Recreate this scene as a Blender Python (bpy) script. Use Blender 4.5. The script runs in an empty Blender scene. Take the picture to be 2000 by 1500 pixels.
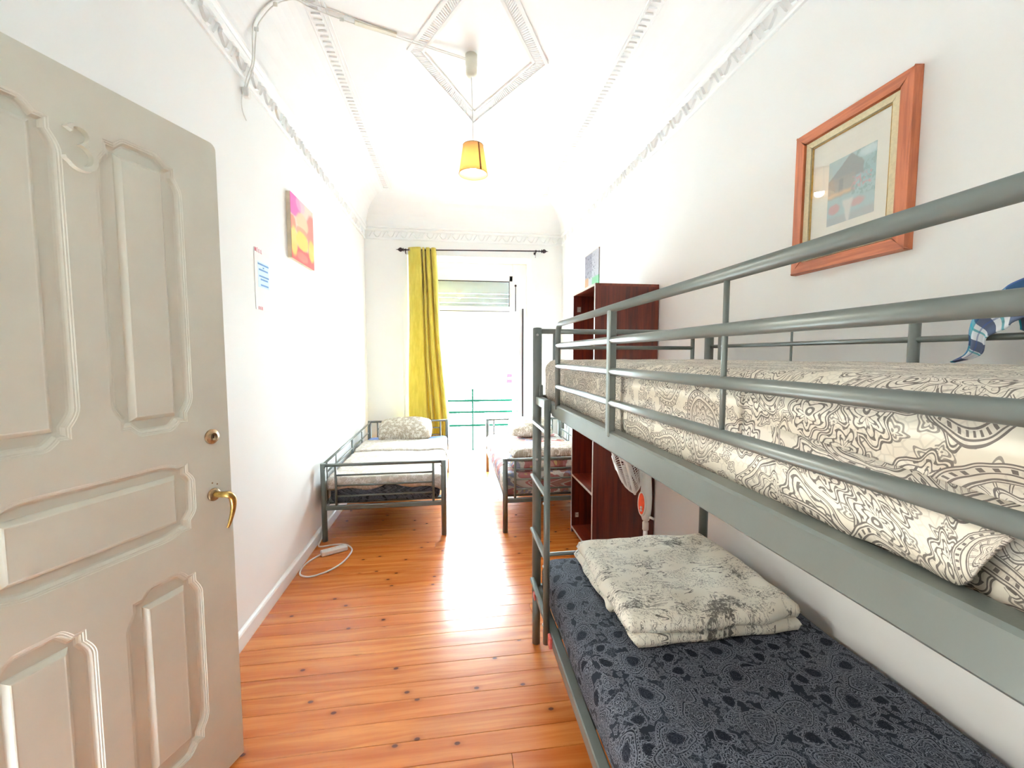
import bpy, bmesh, math, random
from math import sin, cos, pi, radians, sqrt, atan2, exp
from mathutils import Vector, Matrix, noise
from mathutils.geometry import tessellate_polygon
random.seed(7)
scene = bpy.context.scene
COL = scene.collection

# ------------------------------------------------------------------ camera, sky, light, exposure
cam = bpy.data.objects.new('camera', bpy.data.cameras.new('camera'))
COL.objects.link(cam)
cam.location = (0, 0, 1.44)
cam.rotation_euler = (radians(90 - 3.955), 0, radians(-7.992))
cam.data.sensor_fit = 'HORIZONTAL'; cam.data.sensor_width = 36.0; cam.data.lens = 36.0 * 810 / 2000
cam.data.clip_start = 0.01
scene.camera = cam

SKY = 34.0
world = bpy.data.worlds.new('overcast_sky'); scene.world = world; world.use_nodes = True
bg = world.node_tree.nodes['Background']
bg.inputs[0].default_value = (0.75, 0.915, 1.0, 1); bg.inputs[1].default_value = SKY

def portal(name, loc, rot, sx, sy):
    l = bpy.data.lights.new(name, 'AREA'); l.shape = 'RECTANGLE'; l.size = sx; l.size_y = sy
    l.cycles.is_portal = True
    o = bpy.data.objects.new(name, l); COL.objects.link(o); o.location = loc; o.rotation_euler = rot
portal('balcony_portal', (0.22, 5.74, 1.34), (radians(-90), 0, 0), 1.55, 2.66)

vs = scene.view_settings
vs.view_transform = 'Standard'; vs.look = 'None'; vs.gamma = 1.0; vs.use_curve_mapping = False
vs.exposure = 1.34
cy = scene.cycles
cy.use_denoising = True; cy.max_bounces = 12; cy.diffuse_bounces = 8; cy.glossy_bounces = 4
cy.transmission_bounces = 6; cy.transparent_max_bounces = 8
cy.sample_clamp_indirect = 8.0; cy.caustics_reflective = False; cy.caustics_refractive = False

# ------------------------------------------------------------------ node helpers
class S:
    """a scalar node socket with arithmetic"""
    def __init__(s, nt, sock): s.nt, s.k = nt, sock
    def m(s, op, b=None, c=None):
        n = s.nt.nodes.new('ShaderNodeMath'); n.operation = op
        for i, v in enumerate((s, b, c)):
            if v is None: continue
            if isinstance(v, S): s.nt.links.new(v.k, n.inputs[i])
            else: n.inputs[i].default_value = v
        return S(s.nt, n.outputs[0])
    def __add__(s, b): return s.m('ADD', b)
    __radd__ = __add__
    def __sub__(s, b): return s.m('SUBTRACT', b)
    def __rsub__(s, b): return (s * -1.0) + b
    def __mul__(s, b): return s.m('MULTIPLY', b)
    __rmul__ = __mul__
    def __truediv__(s, b): return s.m('DIVIDE', b)
    def sin(s): return s.m('SINE')
    def cos(s): return s.m('COSINE')
    def abs(s): return s.m('ABSOLUTE')
    def sqrt(s): return s.m('SQRT')
    def fract(s): return s.m('FRACT')
    def lt(s, b): return s.m('LESS_THAN', b)
    def gt(s, b): return s.m('GREATER_THAN', b)
    def max(s, b): return s.m('MAXIMUM', b)
    def min(s, b): return s.m('MINIMUM', b)
    def near(s, b, e): return s.m('COMPARE', b, e)
    def clamp01(s): return s.max(0.0).min(1.0)
    def step(s, a, b):
        n = s.nt.nodes.new('ShaderNodeMapRange'); n.interpolation_type = 'SMOOTHSTEP'
        s.nt.links.new(s.k, n.inputs[0]); n.inputs[1].default_value = a; n.inputs[2].default_value = b
        return S(s.nt, n.outputs[0])

class M:
    """material builder"""
    def __init__(s, name, rough=0.5, spec=0.5, metal=0.0):
        s.mat = bpy.data.materials.new(name); s.mat.use_nodes = True
        s.nt = s.mat.node_tree; s.b = s.nt.nodes['Principled BSDF']
        s.b.inputs['Roughness'].default_value = rough; s.b.inputs['Metallic'].default_value = metal
        s.b.inputs['Specular IOR Level'].default_value = spec
    def node(s, t, **k):
        n = s.nt.nodes.new(t)
        for a, v in k.items(): setattr(n, a, v)
        return n
    def coord(s, which='Object'): return s.node('ShaderNodeTexCoord').outputs[which]
    def xyz(s, vec):
        n = s.node('ShaderNodeSeparateXYZ'); s.nt.links.new(vec, n.inputs[0])
        return [S(s.nt, o) for o in n.outputs]
    def vec(s, x, y, z=0.0):
        n = s.node('ShaderNodeCombineXYZ')
        for i, v in enumerate((x, y, z)):
            if isinstance(v, S): s.nt.links.new(v.k, n.inputs[i])
            else: n.inputs[i].default_value = v
        return n.outputs[0]
    def noise(s, vec, scale, detail=3.0, rough=0.55, dist=0.0):
        n = s.node('ShaderNodeTexNoise'); s.nt.links.new(vec, n.inputs['Vector'])
        n.inputs['Scale'].default_value = scale; n.inputs['Detail'].default_value = detail
        n.inputs['Roughness'].default_value = rough; n.inputs['Distortion'].default_value = dist
        return S(s.nt, n.outputs[0])
    def mix(s, f, a, b):
        n = s.node('ShaderNodeMix', data_type='RGBA')
        for i, v in ((0, f), (6, a), (7, b)):
            if isinstance(v, S): s.nt.links.new(v.k, n.inputs[i])
            elif hasattr(v, 'is_linked'): s.nt.links.new(v, n.inputs[i])
            elif i == 0: n.inputs[0].default_value = v
            else: n.inputs[i].default_value = (*v, 1)
        return n.outputs[2]
    def color(s, c):
        if hasattr(c, 'is_linked'): s.nt.links.new(c, s.b.inputs['Base Color'])
        else: s.b.inputs['Base Color'].default_value = (*c, 1)
        return s
    def bump(s, h, strength=0.2, dist=0.01):
        n = s.node('ShaderNodeBump'); n.inputs['Strength'].default_value = strength; n.inputs['Distance'].default_value = dist
        s.nt.links.new(h.k, n.inputs['Height']); s.nt.links.new(n.outputs[0], s.b.inputs['Normal'])
        return s
    def rough(s, v): s.nt.links.new(v.k, s.b.inputs['Roughness']); return s

def sr(r, g, b):
    f = lambda v: (v / 255 / 12.92) if v / 255 < 0.04045 else ((v / 255 + 0.055) / 1.055) ** 2.4
    return (f(r), f(g), f(b))

def painted(name, col, rough=0.5, var=0.04, scale=3.0, bump=0.05, bscale=60.0, spec=0.5, metal=0.0):
    m = M(name, rough, spec, metal); c = m.coord()
    n = m.noise(c, scale, 4)
    m.color(m.mix(n.step(0.3, 0.7), tuple(v * (1 - var) for v in col), tuple(min(1, v * (1 + var)) for v in col)))
    if bump: m.bump(m.noise(c, bscale, 2), bump, 0.002)
    return m.mat

WALL = painted('wall_paint', (0.835, 0.838, 0.825), 0.6, 0.012, 1.5, 0.06, 90, 0.3)
CEIL = painted('ceiling_plaster', (0.84, 0.845, 0.84), 0.7, 0.012, 2.0, 0.05, 70, 0.2)
TRIM = painted('white_trim_gloss', (0.83, 0.84, 0.835), 0.4, 0.015, 4.0, 0.04, 60)
DOORP = painted('cream_door_enamel', (0.68, 0.67, 0.58), 0.46, 0.035, 5.0, 0.08, 45)
STEEL = painted('grey_green_steel', (0.132, 0.146, 0.131), 0.36, 0.04, 9.0, 0.05, 220, 0.6, 0.25)
STEEL2 = painted('zinc_bolt', (0.5, 0.5, 0.48), 0.35, 0.05, 40, 0.0, 1, 0.5, 0.8)
REDTAPE = painted('red_plastic_clip', (0.55, 0.10, 0.09), 0.4, 0.2, 90, 0.0)
PLASTIC = painted('white_plastic', (0.80, 0.79, 0.76), 0.35, 0.02, 9, 0.0)
CREAMPL = painted('cream_plastic', (0.70, 0.67, 0.56), 0.4, 0.03, 20, 0.0)
CABLE = painted('offwhite_cable', (0.76, 0.76, 0.73), 0.45, 0.03, 30, 0.0)
BLACKM = painted('black_iron', (0.035, 0.022, 0.028), 0.4, 0.2, 40, 0.1, 200, 0.5, 0.4)
BRASS = painted('aged_brass', (0.50, 0.33, 0.10), 0.3, 0.25, 60, 0.08, 300, 0.5, 0.9)
BRASSD = painted('dull_brass', (0.33, 0.22, 0.12), 0.42, 0.3, 90, 0.1, 300, 0.5, 0.8)
CONCRETE = painted('balcony_concrete', (0.62, 0.60, 0.57), 0.7, 0.08, 8, 0.2, 60)
FACADE = painted('pale_render', (0.80, 0.79, 0.77), 0.8, 0.03, 1.0, 0.1, 20)
GREENP = painted('bottle_green_paint', (0.0035, 0.020, 0.012), 0.9, 0.05, 10, 0.0, 60, 0.0)
PINKP = painted('dark_red_brown_paint', (0.030, 0.024, 0.025), 0.9, 0.05, 10, 0.0, 60, 0.0)
ASPHALT = painted('street_asphalt', (0.22, 0.22, 0.22), 0.8, 0.1, 4, 0.1, 40)

def wood_floor():
    m = M('varnished_pine', 0.2, 0.55)
    c = m.coord(); x, y, z = m.xyz(c)
    r = S(m.nt, m.node('ShaderNodeObjectInfo').outputs['Random'])
    ox = x + r * 37.0; oy = y + r * 91.0
    wob = m.noise(m.vec(ox * 1.5, oy * 5.0, r * 10.0), 1.0, 2)
    g1 = m.noise(m.vec(ox * 1.2, oy * 26.0 + wob * 2.2, 0.0), 1.0, 5, 0.6)
    g2 = m.noise(m.vec(ox * 5.0, oy * 180.0, 3.0), 1.0, 3, 0.6)
    base = m.mix(g1.step(0.30, 0.72), sr(168, 84, 28), sr(204, 126, 58))
    base = m.mix((g2.step(0.55, 0.8)) * 0.35, base, sr(146, 64, 20))
    tone = (r * 7.31).fract()
    base = m.mix(tone * 0.45, base, sr(190, 96, 34))
    big = m.noise(m.vec(ox * 0.9, oy * 2.0, 5.0), 1.0, 2)
    base = m.mix(big.step(0.52, 0.75) * 0.35, base, sr(140, 60, 24))
    v = m.node('ShaderNodeTexVoronoi', voronoi_dimensions='2D', feature='F1')
    m.nt.links.new(m.vec(ox * 1.0 + wob * 0.02, oy * 1.5), v.inputs['Vector']); v.inputs['Scale'].default_value = 3.0
    d = S(m.nt, v.outputs['Distance'])
    halo = d.step(0.11, 0.02)
    base = m.mix(halo * 0.35, base, sr(126, 56, 20))
    base = m.mix(d.step(0.042, 0.022) * 0.85, base, sr(72, 28, 14))
    m.color(base)
    m.rough(g1 * 0.10 + 0.19)
    m.bump(g2 * 0.5 + g1 * 0.5, 0.08, 0.002)
    return m.mat
FLOORW = wood_floor()

def wood(name, c1, c2, rough=0.35, axis='z', sc=1.0):
    m = M(name, rough); x, y, z = m.xyz(m.coord())
    if axis == 'z': v = m.vec(x * 40 * sc, y * 40 * sc, z * 2.2 * sc)
    elif axis == 'y': v = m.vec(x * 40 * sc, y * 2.2 * sc, z * 40 * sc)
    else: v = m.vec(x * 2.2 * sc, y * 40 * sc, z * 40 * sc)
    g = m.noise(v, 1.0, 5, 0.62, 0.4)
    m.color(m.mix(g.step(0.3, 0.7), c1, c2)); m.bump(g, 0.06, 0.002)
    return m.mat
MAHOG = wood('mahogany_veneer', sr(62, 20, 14), sr(108, 41, 24), 0.33)
MAHOGH = wood('mahogany_shelf', sr(80, 28, 15), sr(126, 48, 25), 0.33, 'y')
EDGEB = painted('grey_edge_banding', (0.42, 0.37, 0.33), 0.4, 0.1, 30, 0.0)
FRAMEW = wood('reddish_oak_frame', sr(150, 76, 42), sr(190, 106, 66), 0.42, 'z', 2.0)
FRAMEH = wood('reddish_oak_frame_rail', sr(150, 76, 42), sr(190, 106, 66), 0.42, 'y', 2.0)
LINER = painted('linen_liner', sr(205, 190, 155), 0.7, 0.08, 120, 0.2, 400)
GOLD = painted('gilt_slip', sr(178, 140, 70), 0.35, 0.2, 60, 0.0, 1, 0.5, 0.6)
MATB = painted('ivory_mat_board', (0.82, 0.80, 0.72), 0.7, 0.02, 20, 0.0)

def glass_like(name, tint=(1, 1, 1), gloss=0.09, rough=0.0):
    m = M(name); nt = m.nt
    t = m.node('ShaderNodeBsdfTransparent'); t.inputs[0].default_value = (*tint, 1)
    g = m.node('ShaderNodeBsdfGlossy'); g.inputs['Roughness'].default_value = rough
    mx = m.node('ShaderNodeMixShader'); lw = m.node('ShaderNodeLayerWeight'); lw.inputs[0].default_value = 0.5
    f = S(nt, lw.outputs['Facing']).m('POWER', 4.0) * 0.6 + gloss
    nt.links.new(f.k, mx.inputs[0]); nt.links.new(t.outputs[0], mx.inputs[1]); nt.links.new(g.outputs[0], mx.inputs[2])
    nt.links.new(mx.outputs[0], nt.nodes['Material Output'].inputs[0])
    return m.mat
GLASS = glass_like('picture_glass', (1, 1, 1), 0.03)
PANE = glass_like('window_pane', (0.94, 0.965, 0.96), 0.05)

# ---- printed cloths
def uvxy(m):
    x, y, z = m.xyz(m.coord('UV')); return x, y

def cell(m, x, y, scale, rnd=0.75, off=0.0):
    """local, randomly turned coordinates of a 2D cell pattern"""
    v = m.node('ShaderNodeTexVoronoi', voronoi_dimensions='2D', feature='F1'); v.inputs['Scale'].default_value = 1.0
    v.inputs['Randomness'].default_value = rnd
    px, py = x * scale + off, y * scale + off * 0.37
    m.nt.links.new(m.vec(px, py), v.inputs['Vector'])
    cx, cyy, _ = m.xyz(v.outputs['Position'])
    r, g, b = m.xyz(v.outputs['Color'])
    a = r * 6.283
    dx, dy = px - cx, py - cyy
    ca, sa = a.cos(), a.sin()
    return dx * ca - dy * sa, dx * sa + dy * ca, g, b

def motif(lx, ly, bend=0.9):
    bx = lx + ly * ly * bend - 0.10
    wx = bx * (ly.clamp01() * 1.9 + 1.25)
    d = (wx * wx + ly * ly).sqrt()
    th = bx.m('ARCTAN2', ly + 0.1)
    return d, th, bx

def paisley_lines(m, x, y, s1, off=0.0):
    wob = m.noise(m.vec(x, y, off), s1 * 2.2, 2)
    wob2 = m.noise(m.vec(x, y, off + 7.0), s1 * 2.2, 2)
    x = x + (wob - 0.5) * (0.16 / s1); y = y + (wob2 - 0.5) * (0.16 / s1)
    lx, ly, g, b = cell(m, x, y, s1, 0.7, off)
    d, th, bx = motif(lx, ly)
    inside = d.lt(0.47)
    L = d.near(0.465, 0.008).max(d.near(0.44, 0.005)).max(d.near(0.385, 0.006)).max(d.near(0.335, 0.008)).max(d.near(0.315, 0.004))
    dots = (th * 34.0).sin().gt(0.35) * d.near(0.412, 0.016)
    L = L.max(dots)
    pet = d - (th * 7.0).cos() * 0.030
    L = L.max(pet.near(0.245, 0.007)).max(pet.near(0.222, 0.004)).max(pet.near(0.17, 0.006)).max((d - (th * 5.0).cos() * 0.02).near(0.115, 0.007)).max((d - (th * 8.0).cos() * 0.012).near(0.075, 0.006)).max(d.near(0.035, 0.010))
    fill_band = (th * 22.0 + d * 40.0).sin().near(0.8, 0.14) * d.gt(0.25) * d.lt(0.31)
    curl = ((th * 7.0).sin() * 0.5 + (d * 90.0).sin() * 0.5).near(0.35, 0.09) * d.gt(0.12) * d.lt(0.22)
    L = L.max(fill_band).max(curl * 0.8)
    L = L * inside
    # small rosettes and drops between
    lx2, ly2, g2, b2 = cell(m, x, y, s1 * 1.85, 0.75, off + 11.3)
    d2, th2, bx2 = motif(lx2, ly2, 0.7)
    p2 = d2 - (th2 * 6.0).cos() * 0.05
    L2 = p2.near(0.44, 0.016).max(p2.near(0.39, 0.012)).max(p2.near(0.29, 0.016)).max(p2.near(0.17, 0.016)).max(d2.near(0.06, 0.022)).max(((th2 * 12.0).sin().gt(0.5)) * d2.near(0.34, 0.02))
    L2 = L2.max((th2 * 9.0 + d2 * 30.0).sin().gt(0.72) * d2.gt(0.19) * d2.lt(0.27))
    L2 = L2 * (1.0 - inside)
    in2 = p2.lt(0.45)
    lx3, ly3, g3, b3 = cell(m, x, y, s1 * 5.2, 0.9, off + 23.9)
    d3, th3, bx3 = motif(lx3, ly3, 0.8)
    p3 = d3 - (th3 * 5.0).cos() * 0.06
    L3 = p3.near(0.40, 0.045).max(p3.near(0.22, 0.05)).max(d3.lt(0.06)) * (1.0 - inside) * (1.0 - in2)
    L2 = L2.max(L3 * 0.8)
    ins_or = d2.lt(0.36).max(d.near(0.28, 0.05))
    # fine hatch
    v = m.node('ShaderNodeTexVoronoi', voronoi_dimensions='2D', feature='DISTANCE_TO_EDGE')
    m.nt.links.new(m.vec(x, y), v.inputs['Vector']); v.inputs['Scale'].default_value = s1 * 15.0
    fine = S(m.nt, v.outputs['Distance']).lt(0.09) * (ins_or * 0.5 + wob).gt(0.47)
    drop = d2.lt(0.27) * g2.gt(0.62) * (1.0 - inside)
    return L.max(L2), fine, inside, drop, g, d

def paisley_light():
    m = M('ivory_paisley_cotton', 0.85, 0.15); x, y = uvxy(m)
    L, fine, ins, drop, g, d = paisley_lines(m, x, y, 7.0, 1.7)
    c = m.mix(m.noise(m.vec(x, y), 3.0, 2).step(0.3, 0.7), sr(206, 198, 182), sr(221, 214, 200))
    c = m.mix(fine * 0.16, c, sr(92, 82, 80))
    c = m.mix(ins * g.gt(0.45) * 0.22, c, sr(150, 138, 130))
    c = m.mix(L * 0.80, c, sr(62, 52, 54))
    m.color(c); m.bump(m.noise(m.vec(x, y), 25.0, 3), 0.25, 0.004)
    return m.mat
def paisley_dark():
    m = M('navy_paisley_cotton', 0.85, 0.15); x, y = uvxy(m)
    L, fine, ins, drop, g, d = paisley_lines(m, x, y, 7.5, 5.1)
    c = m.mix(m.noise(m.vec(x, y), 5.0, 2).step(0.35, 0.65), sr(29, 32, 40), sr(38, 42, 51))
    c = m.mix(fine * 0.60, c, sr(84, 88, 97))
    c = m.mix(L * 0.80, c, sr(122, 125, 135))
    c = m.mix(drop * 0.9, c, sr(14, 17, 28))
    c = m.mix(ins * d.lt(0.16) * g.gt(0.5) * 0.85, c, sr(15, 18, 30))
    m.color(c); m.bump(m.noise(m.vec(x, y), 30.0, 3), 0.2, 0.003)
    return m.mat
def leafy(name, ca, cb, sc, dark=None):
    m = M(name, 0.85, 0.15); x, y = uvxy(m)
    lx, ly, g, b = cell(m, x, y, sc, 0.9, 3.1)
    d, th, bx = motif(lx, ly, 0.8)
    leaf = (d - (th * 4.0).cos() * 0.08).lt(0.33) * (1.0 - bx.near(0.0, 0.03))
    n = m.noise(m.vec(x, y), sc * 1.3, 3, 0.6, 1.2)
    vine = n.near(0.5, 0.022)
    c = m.mix(leaf.max(vine), ca, cb)
    if dark: c = m.mix(m.noise(m.vec(x, y), sc * 4, 2).gt(0.62) * 0.5, c, dark)
    m.color(c); m.bump(m.noise(m.vec(x, y), 22.0, 3), 0.3, 0.005)
    return m.mat
def toile():
    m = M('white_toile_cotton', 0.85, 0.15); x, y = uvxy(m)
    clump = m.noise(m.vec(x, y * 1.25, 2.0), 5.2, 4, 0.60, 0.3).step(0.515, 0.59)
    core = m.noise(m.vec(x, y * 1.25, 2.0), 5.2, 4, 0.60, 0.3).step(0.58, 0.68)
    n = m.noise(m.vec(x, y, 5.0), 60.0, 4, 0.7, 1.5)
    n2 = m.noise(m.vec(x, y, 9.0), 26.0, 3, 0.65, 2.2)
    twig = n2.near(0.5, 0.016) * m.noise(m.vec(x * 0.7, y * 1.6, 4.0), 9.0, 2).gt(0.47)
    ink = (n.gt(0.535) * clump).max(n.gt(0.43) * core).max(twig * 0.9)
    # a striding line of ground under each clump
    wave = m.noise(m.vec(x * 3.0, y * 14.0, 1.0), 1.6, 3, 0.6, 0.6)
    ink = ink.max(wave.near(0.47, 0.010) * m.noise(m.vec(x, y, 12.0), 7.0, 2).gt(0.5))
    c = m.mix(m.noise(m.vec(x, y), 4.0, 2).step(0.3, 0.7), sr(212, 206, 192), sr(228, 223, 210))
    m.color(m.mix(ink * 0.86, c, sr(58, 54, 52))); m.bump(m.noise(m.vec(x, y), 30.0, 3), 0.25, 0.004)
    return m.mat
def floral():
    m = M('floral_cotton', 0.85, 0.15); x, y = uvxy(m)
    c = m.mix(m.noise(m.vec(x, y), 3.0, 2).step(0.3, 0.7), sr(188, 180, 170), sr(206, 200, 194))
    lf = m.noise(m.vec(x, y, 3.0), 13.0, 3, 0.6, 1.0)
    c = m.mix(lf.gt(0.58) * 0.55, c, sr(120, 128, 110))
    for sc, off, col, rad in ((5.0, 2.0, sr(146, 58, 62), 0.30), (6.0, 8.0, sr(112, 114, 140), 0.24), (4.2, 15.0, sr(140, 84, 74), 0.28)):
        lx, ly, g, b = cell(m, x, y, sc, 0.95, off)
        th = lx.m('ARCTAN2', ly); d = (lx * lx + ly * ly).sqrt()
        fl = (d - (th * 5.0).cos() * 0.07 - g * 0.08).lt(rad) * g.gt(0.35)
        c = m.mix(fl * 0.8, c, col)
        c = m.mix(d.lt(0.06) * g.gt(0.35), c, sr(176, 150, 100))
    m.color(c); m.bump(m.noise(m.vec(x, y), 20.0, 3), 0.3, 0.005)
    return m.mat
def plaid():
    m = M('blue_plaid_cotton', 0.85, 0.15); x, y = uvxy(m)
    c = m.mix(0.0, sr(228, 232, 238), sr(228, 232, 238))
    for s, p, w, col, k in ((x, 0.13, 0.34, sr(20, 130, 150), 0.85), (y, 0.115, 0.42, sr(34, 54, 96), 0.88), (y, 0.10, 0.10, sr(30, 150, 165), 0.8), (x, 0.065, 0.08, sr(80, 100, 160), 0.6)):
        c = m.mix((s / p).fract().lt(w) * k, c, col)
    m.color(c); m.bump(m.noise(m.vec(x, y), 60.0, 2), 0.2, 0.002)
    return m.mat
PAISL, PAISD, TOILE, FLORAL, PLAID = paisley_light(), paisley_dark(), toile(), floral(), plaid()
BEIGEP = leafy('beige_leaf_cotton', sr(160, 148, 132), sr(206, 200, 190), 17.0)
PALEP = leafy('pale_leaf_cotton', sr(186, 176, 164), sr(212, 206, 200), 15.0, sr(190, 178, 164))
SHEETB = painted('pale_blue_sheet', sr(120, 140, 190), 0.85, 0.03, 6, 0.2, 60, 0.1)

def velvet_curtain():
    m = M('mustard_curtain_satin', 0.5, 0.3); x, y, z = m.xyz(m.coord())
    n = m.noise(m.vec(x * 30, y * 30, z * 6), 1.0, 3)
    m.color(m.mix(n.step(0.3, 0.7), sr(182, 164, 58), sr(202, 184, 78)))
    m.b.inputs['Sheen Weight'].default_value = 0.25
    m.bump(m.noise(m.coord(), 120.0, 2), 0.08, 0.002)
    t = m.node('ShaderNodeBsdfTranslucent'); t.inputs[0].default_value = (*sr(200, 180, 70), 1)
    mx = m.node('ShaderNodeMixShader'); mx.inputs[0].default_value = 0.16
    m.nt.links.new(m.b.outputs[0], mx.inputs[1]); m.nt.links.new(t.outputs[0], mx.inputs[2])
    m.nt.links.new(mx.outputs[0], m.nt.nodes['Material Output'].inputs[0])
    return m.mat
CURTAIN = velvet_curtain()
def shade_mat():
    m = M('tan_lamp_cloth', 0.8, 0.1)
    m.color(m.mix(m.noise(m.coord(), 300.0, 2), sr(206, 168, 118), sr(222, 188, 140)))
    t = m.node('ShaderNodeBsdfTranslucent'); t.inputs[0].default_value = (*sr(248, 214, 150), 1)
    mx = m.node('ShaderNodeMixShader'); mx.inputs[0].default_value = 0.35
    m.nt.links.new(m.b.outputs[0], mx.inputs[1]); m.nt.links.new(t.outputs[0], mx.inputs[2])
    m.nt.links.new(mx.outputs[0], m.nt.nodes['Material Output'].inputs[0])
    return m.mat
SHADE = shade_mat()
SEAM = painted('brown_seam', sr(130, 92, 50), 0.8, 0.1, 90, 0.0)
def emit(name, col, st):
    m = M(name); e = m.node('ShaderNodeEmission'); e.inputs[0].default_value = (*col, 1); e.inputs[1].default_value = st
    m.nt.links.new(e.outputs[0], m.nt.nodes['Material Output'].inputs[0]); return m.mat
BULB = emit('lit_bulb', (1.0, 0.80, 0.48), 14.0)

def layered(name, base, shapes, rough=0.5, gain=1.0):
    """flat print: soft-edged ellipses / polygons painted one over another in UV (0..1)"""
    m = M(name, rough, 0.3); x, y = uvxy(m)
    n1 = m.noise(m.vec(x, y, 1.0), 9.0, 3); n2 = m.noise(m.vec(x, y, 6.0), 9.0, 3)
    wx, wy = x + (n1 - 0.5) * 0.05, y + (n2 - 0.5) * 0.05
    c = m.mix(n1.step(0.3, 0.7), base, tuple(v * 0.93 for v in base))
    for sh in shapes:
        if sh[0] == 'e':
            _, cx, cy_, rx, ry, col, soft, k = sh
            dx, dy = (wx - cx) / rx, (wy - cy_) / ry
            f = (dx * dx + dy * dy).sqrt().step(1.0, 1.0 - soft)
        elif sh[0] == 'h':     # half planes all satisfied: list of (a,b,c): a*x+b*y+c>0
            _, planes, col, soft, k = sh
            f = None
            for a, b, cc in planes:
                t = (wx * a + wy * b + cc).step(0.0, soft)
                f = t if f is None else f * t
        else:                  # 'n' noise speckle
            _, sc, th, box, col, k = sh
            f = m.noise(m.vec(x, y, sc), sc, 3, 0.6).step(th, th + 0.06)
            x0, x1, y0, y1 = box
            f = f * wx.step(x0, x0 + 0.05) * wx.step(x1, x1 - 0.05) * wy.step(y0, y0 + 0.05) * wy.step(y1, y1 - 0.05)
        c = m.mix(f * k, c, col)
    m.color(m.mix(1.0 - gain, c, (0.0, 0.0, 0.0))); return m.mat

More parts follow.
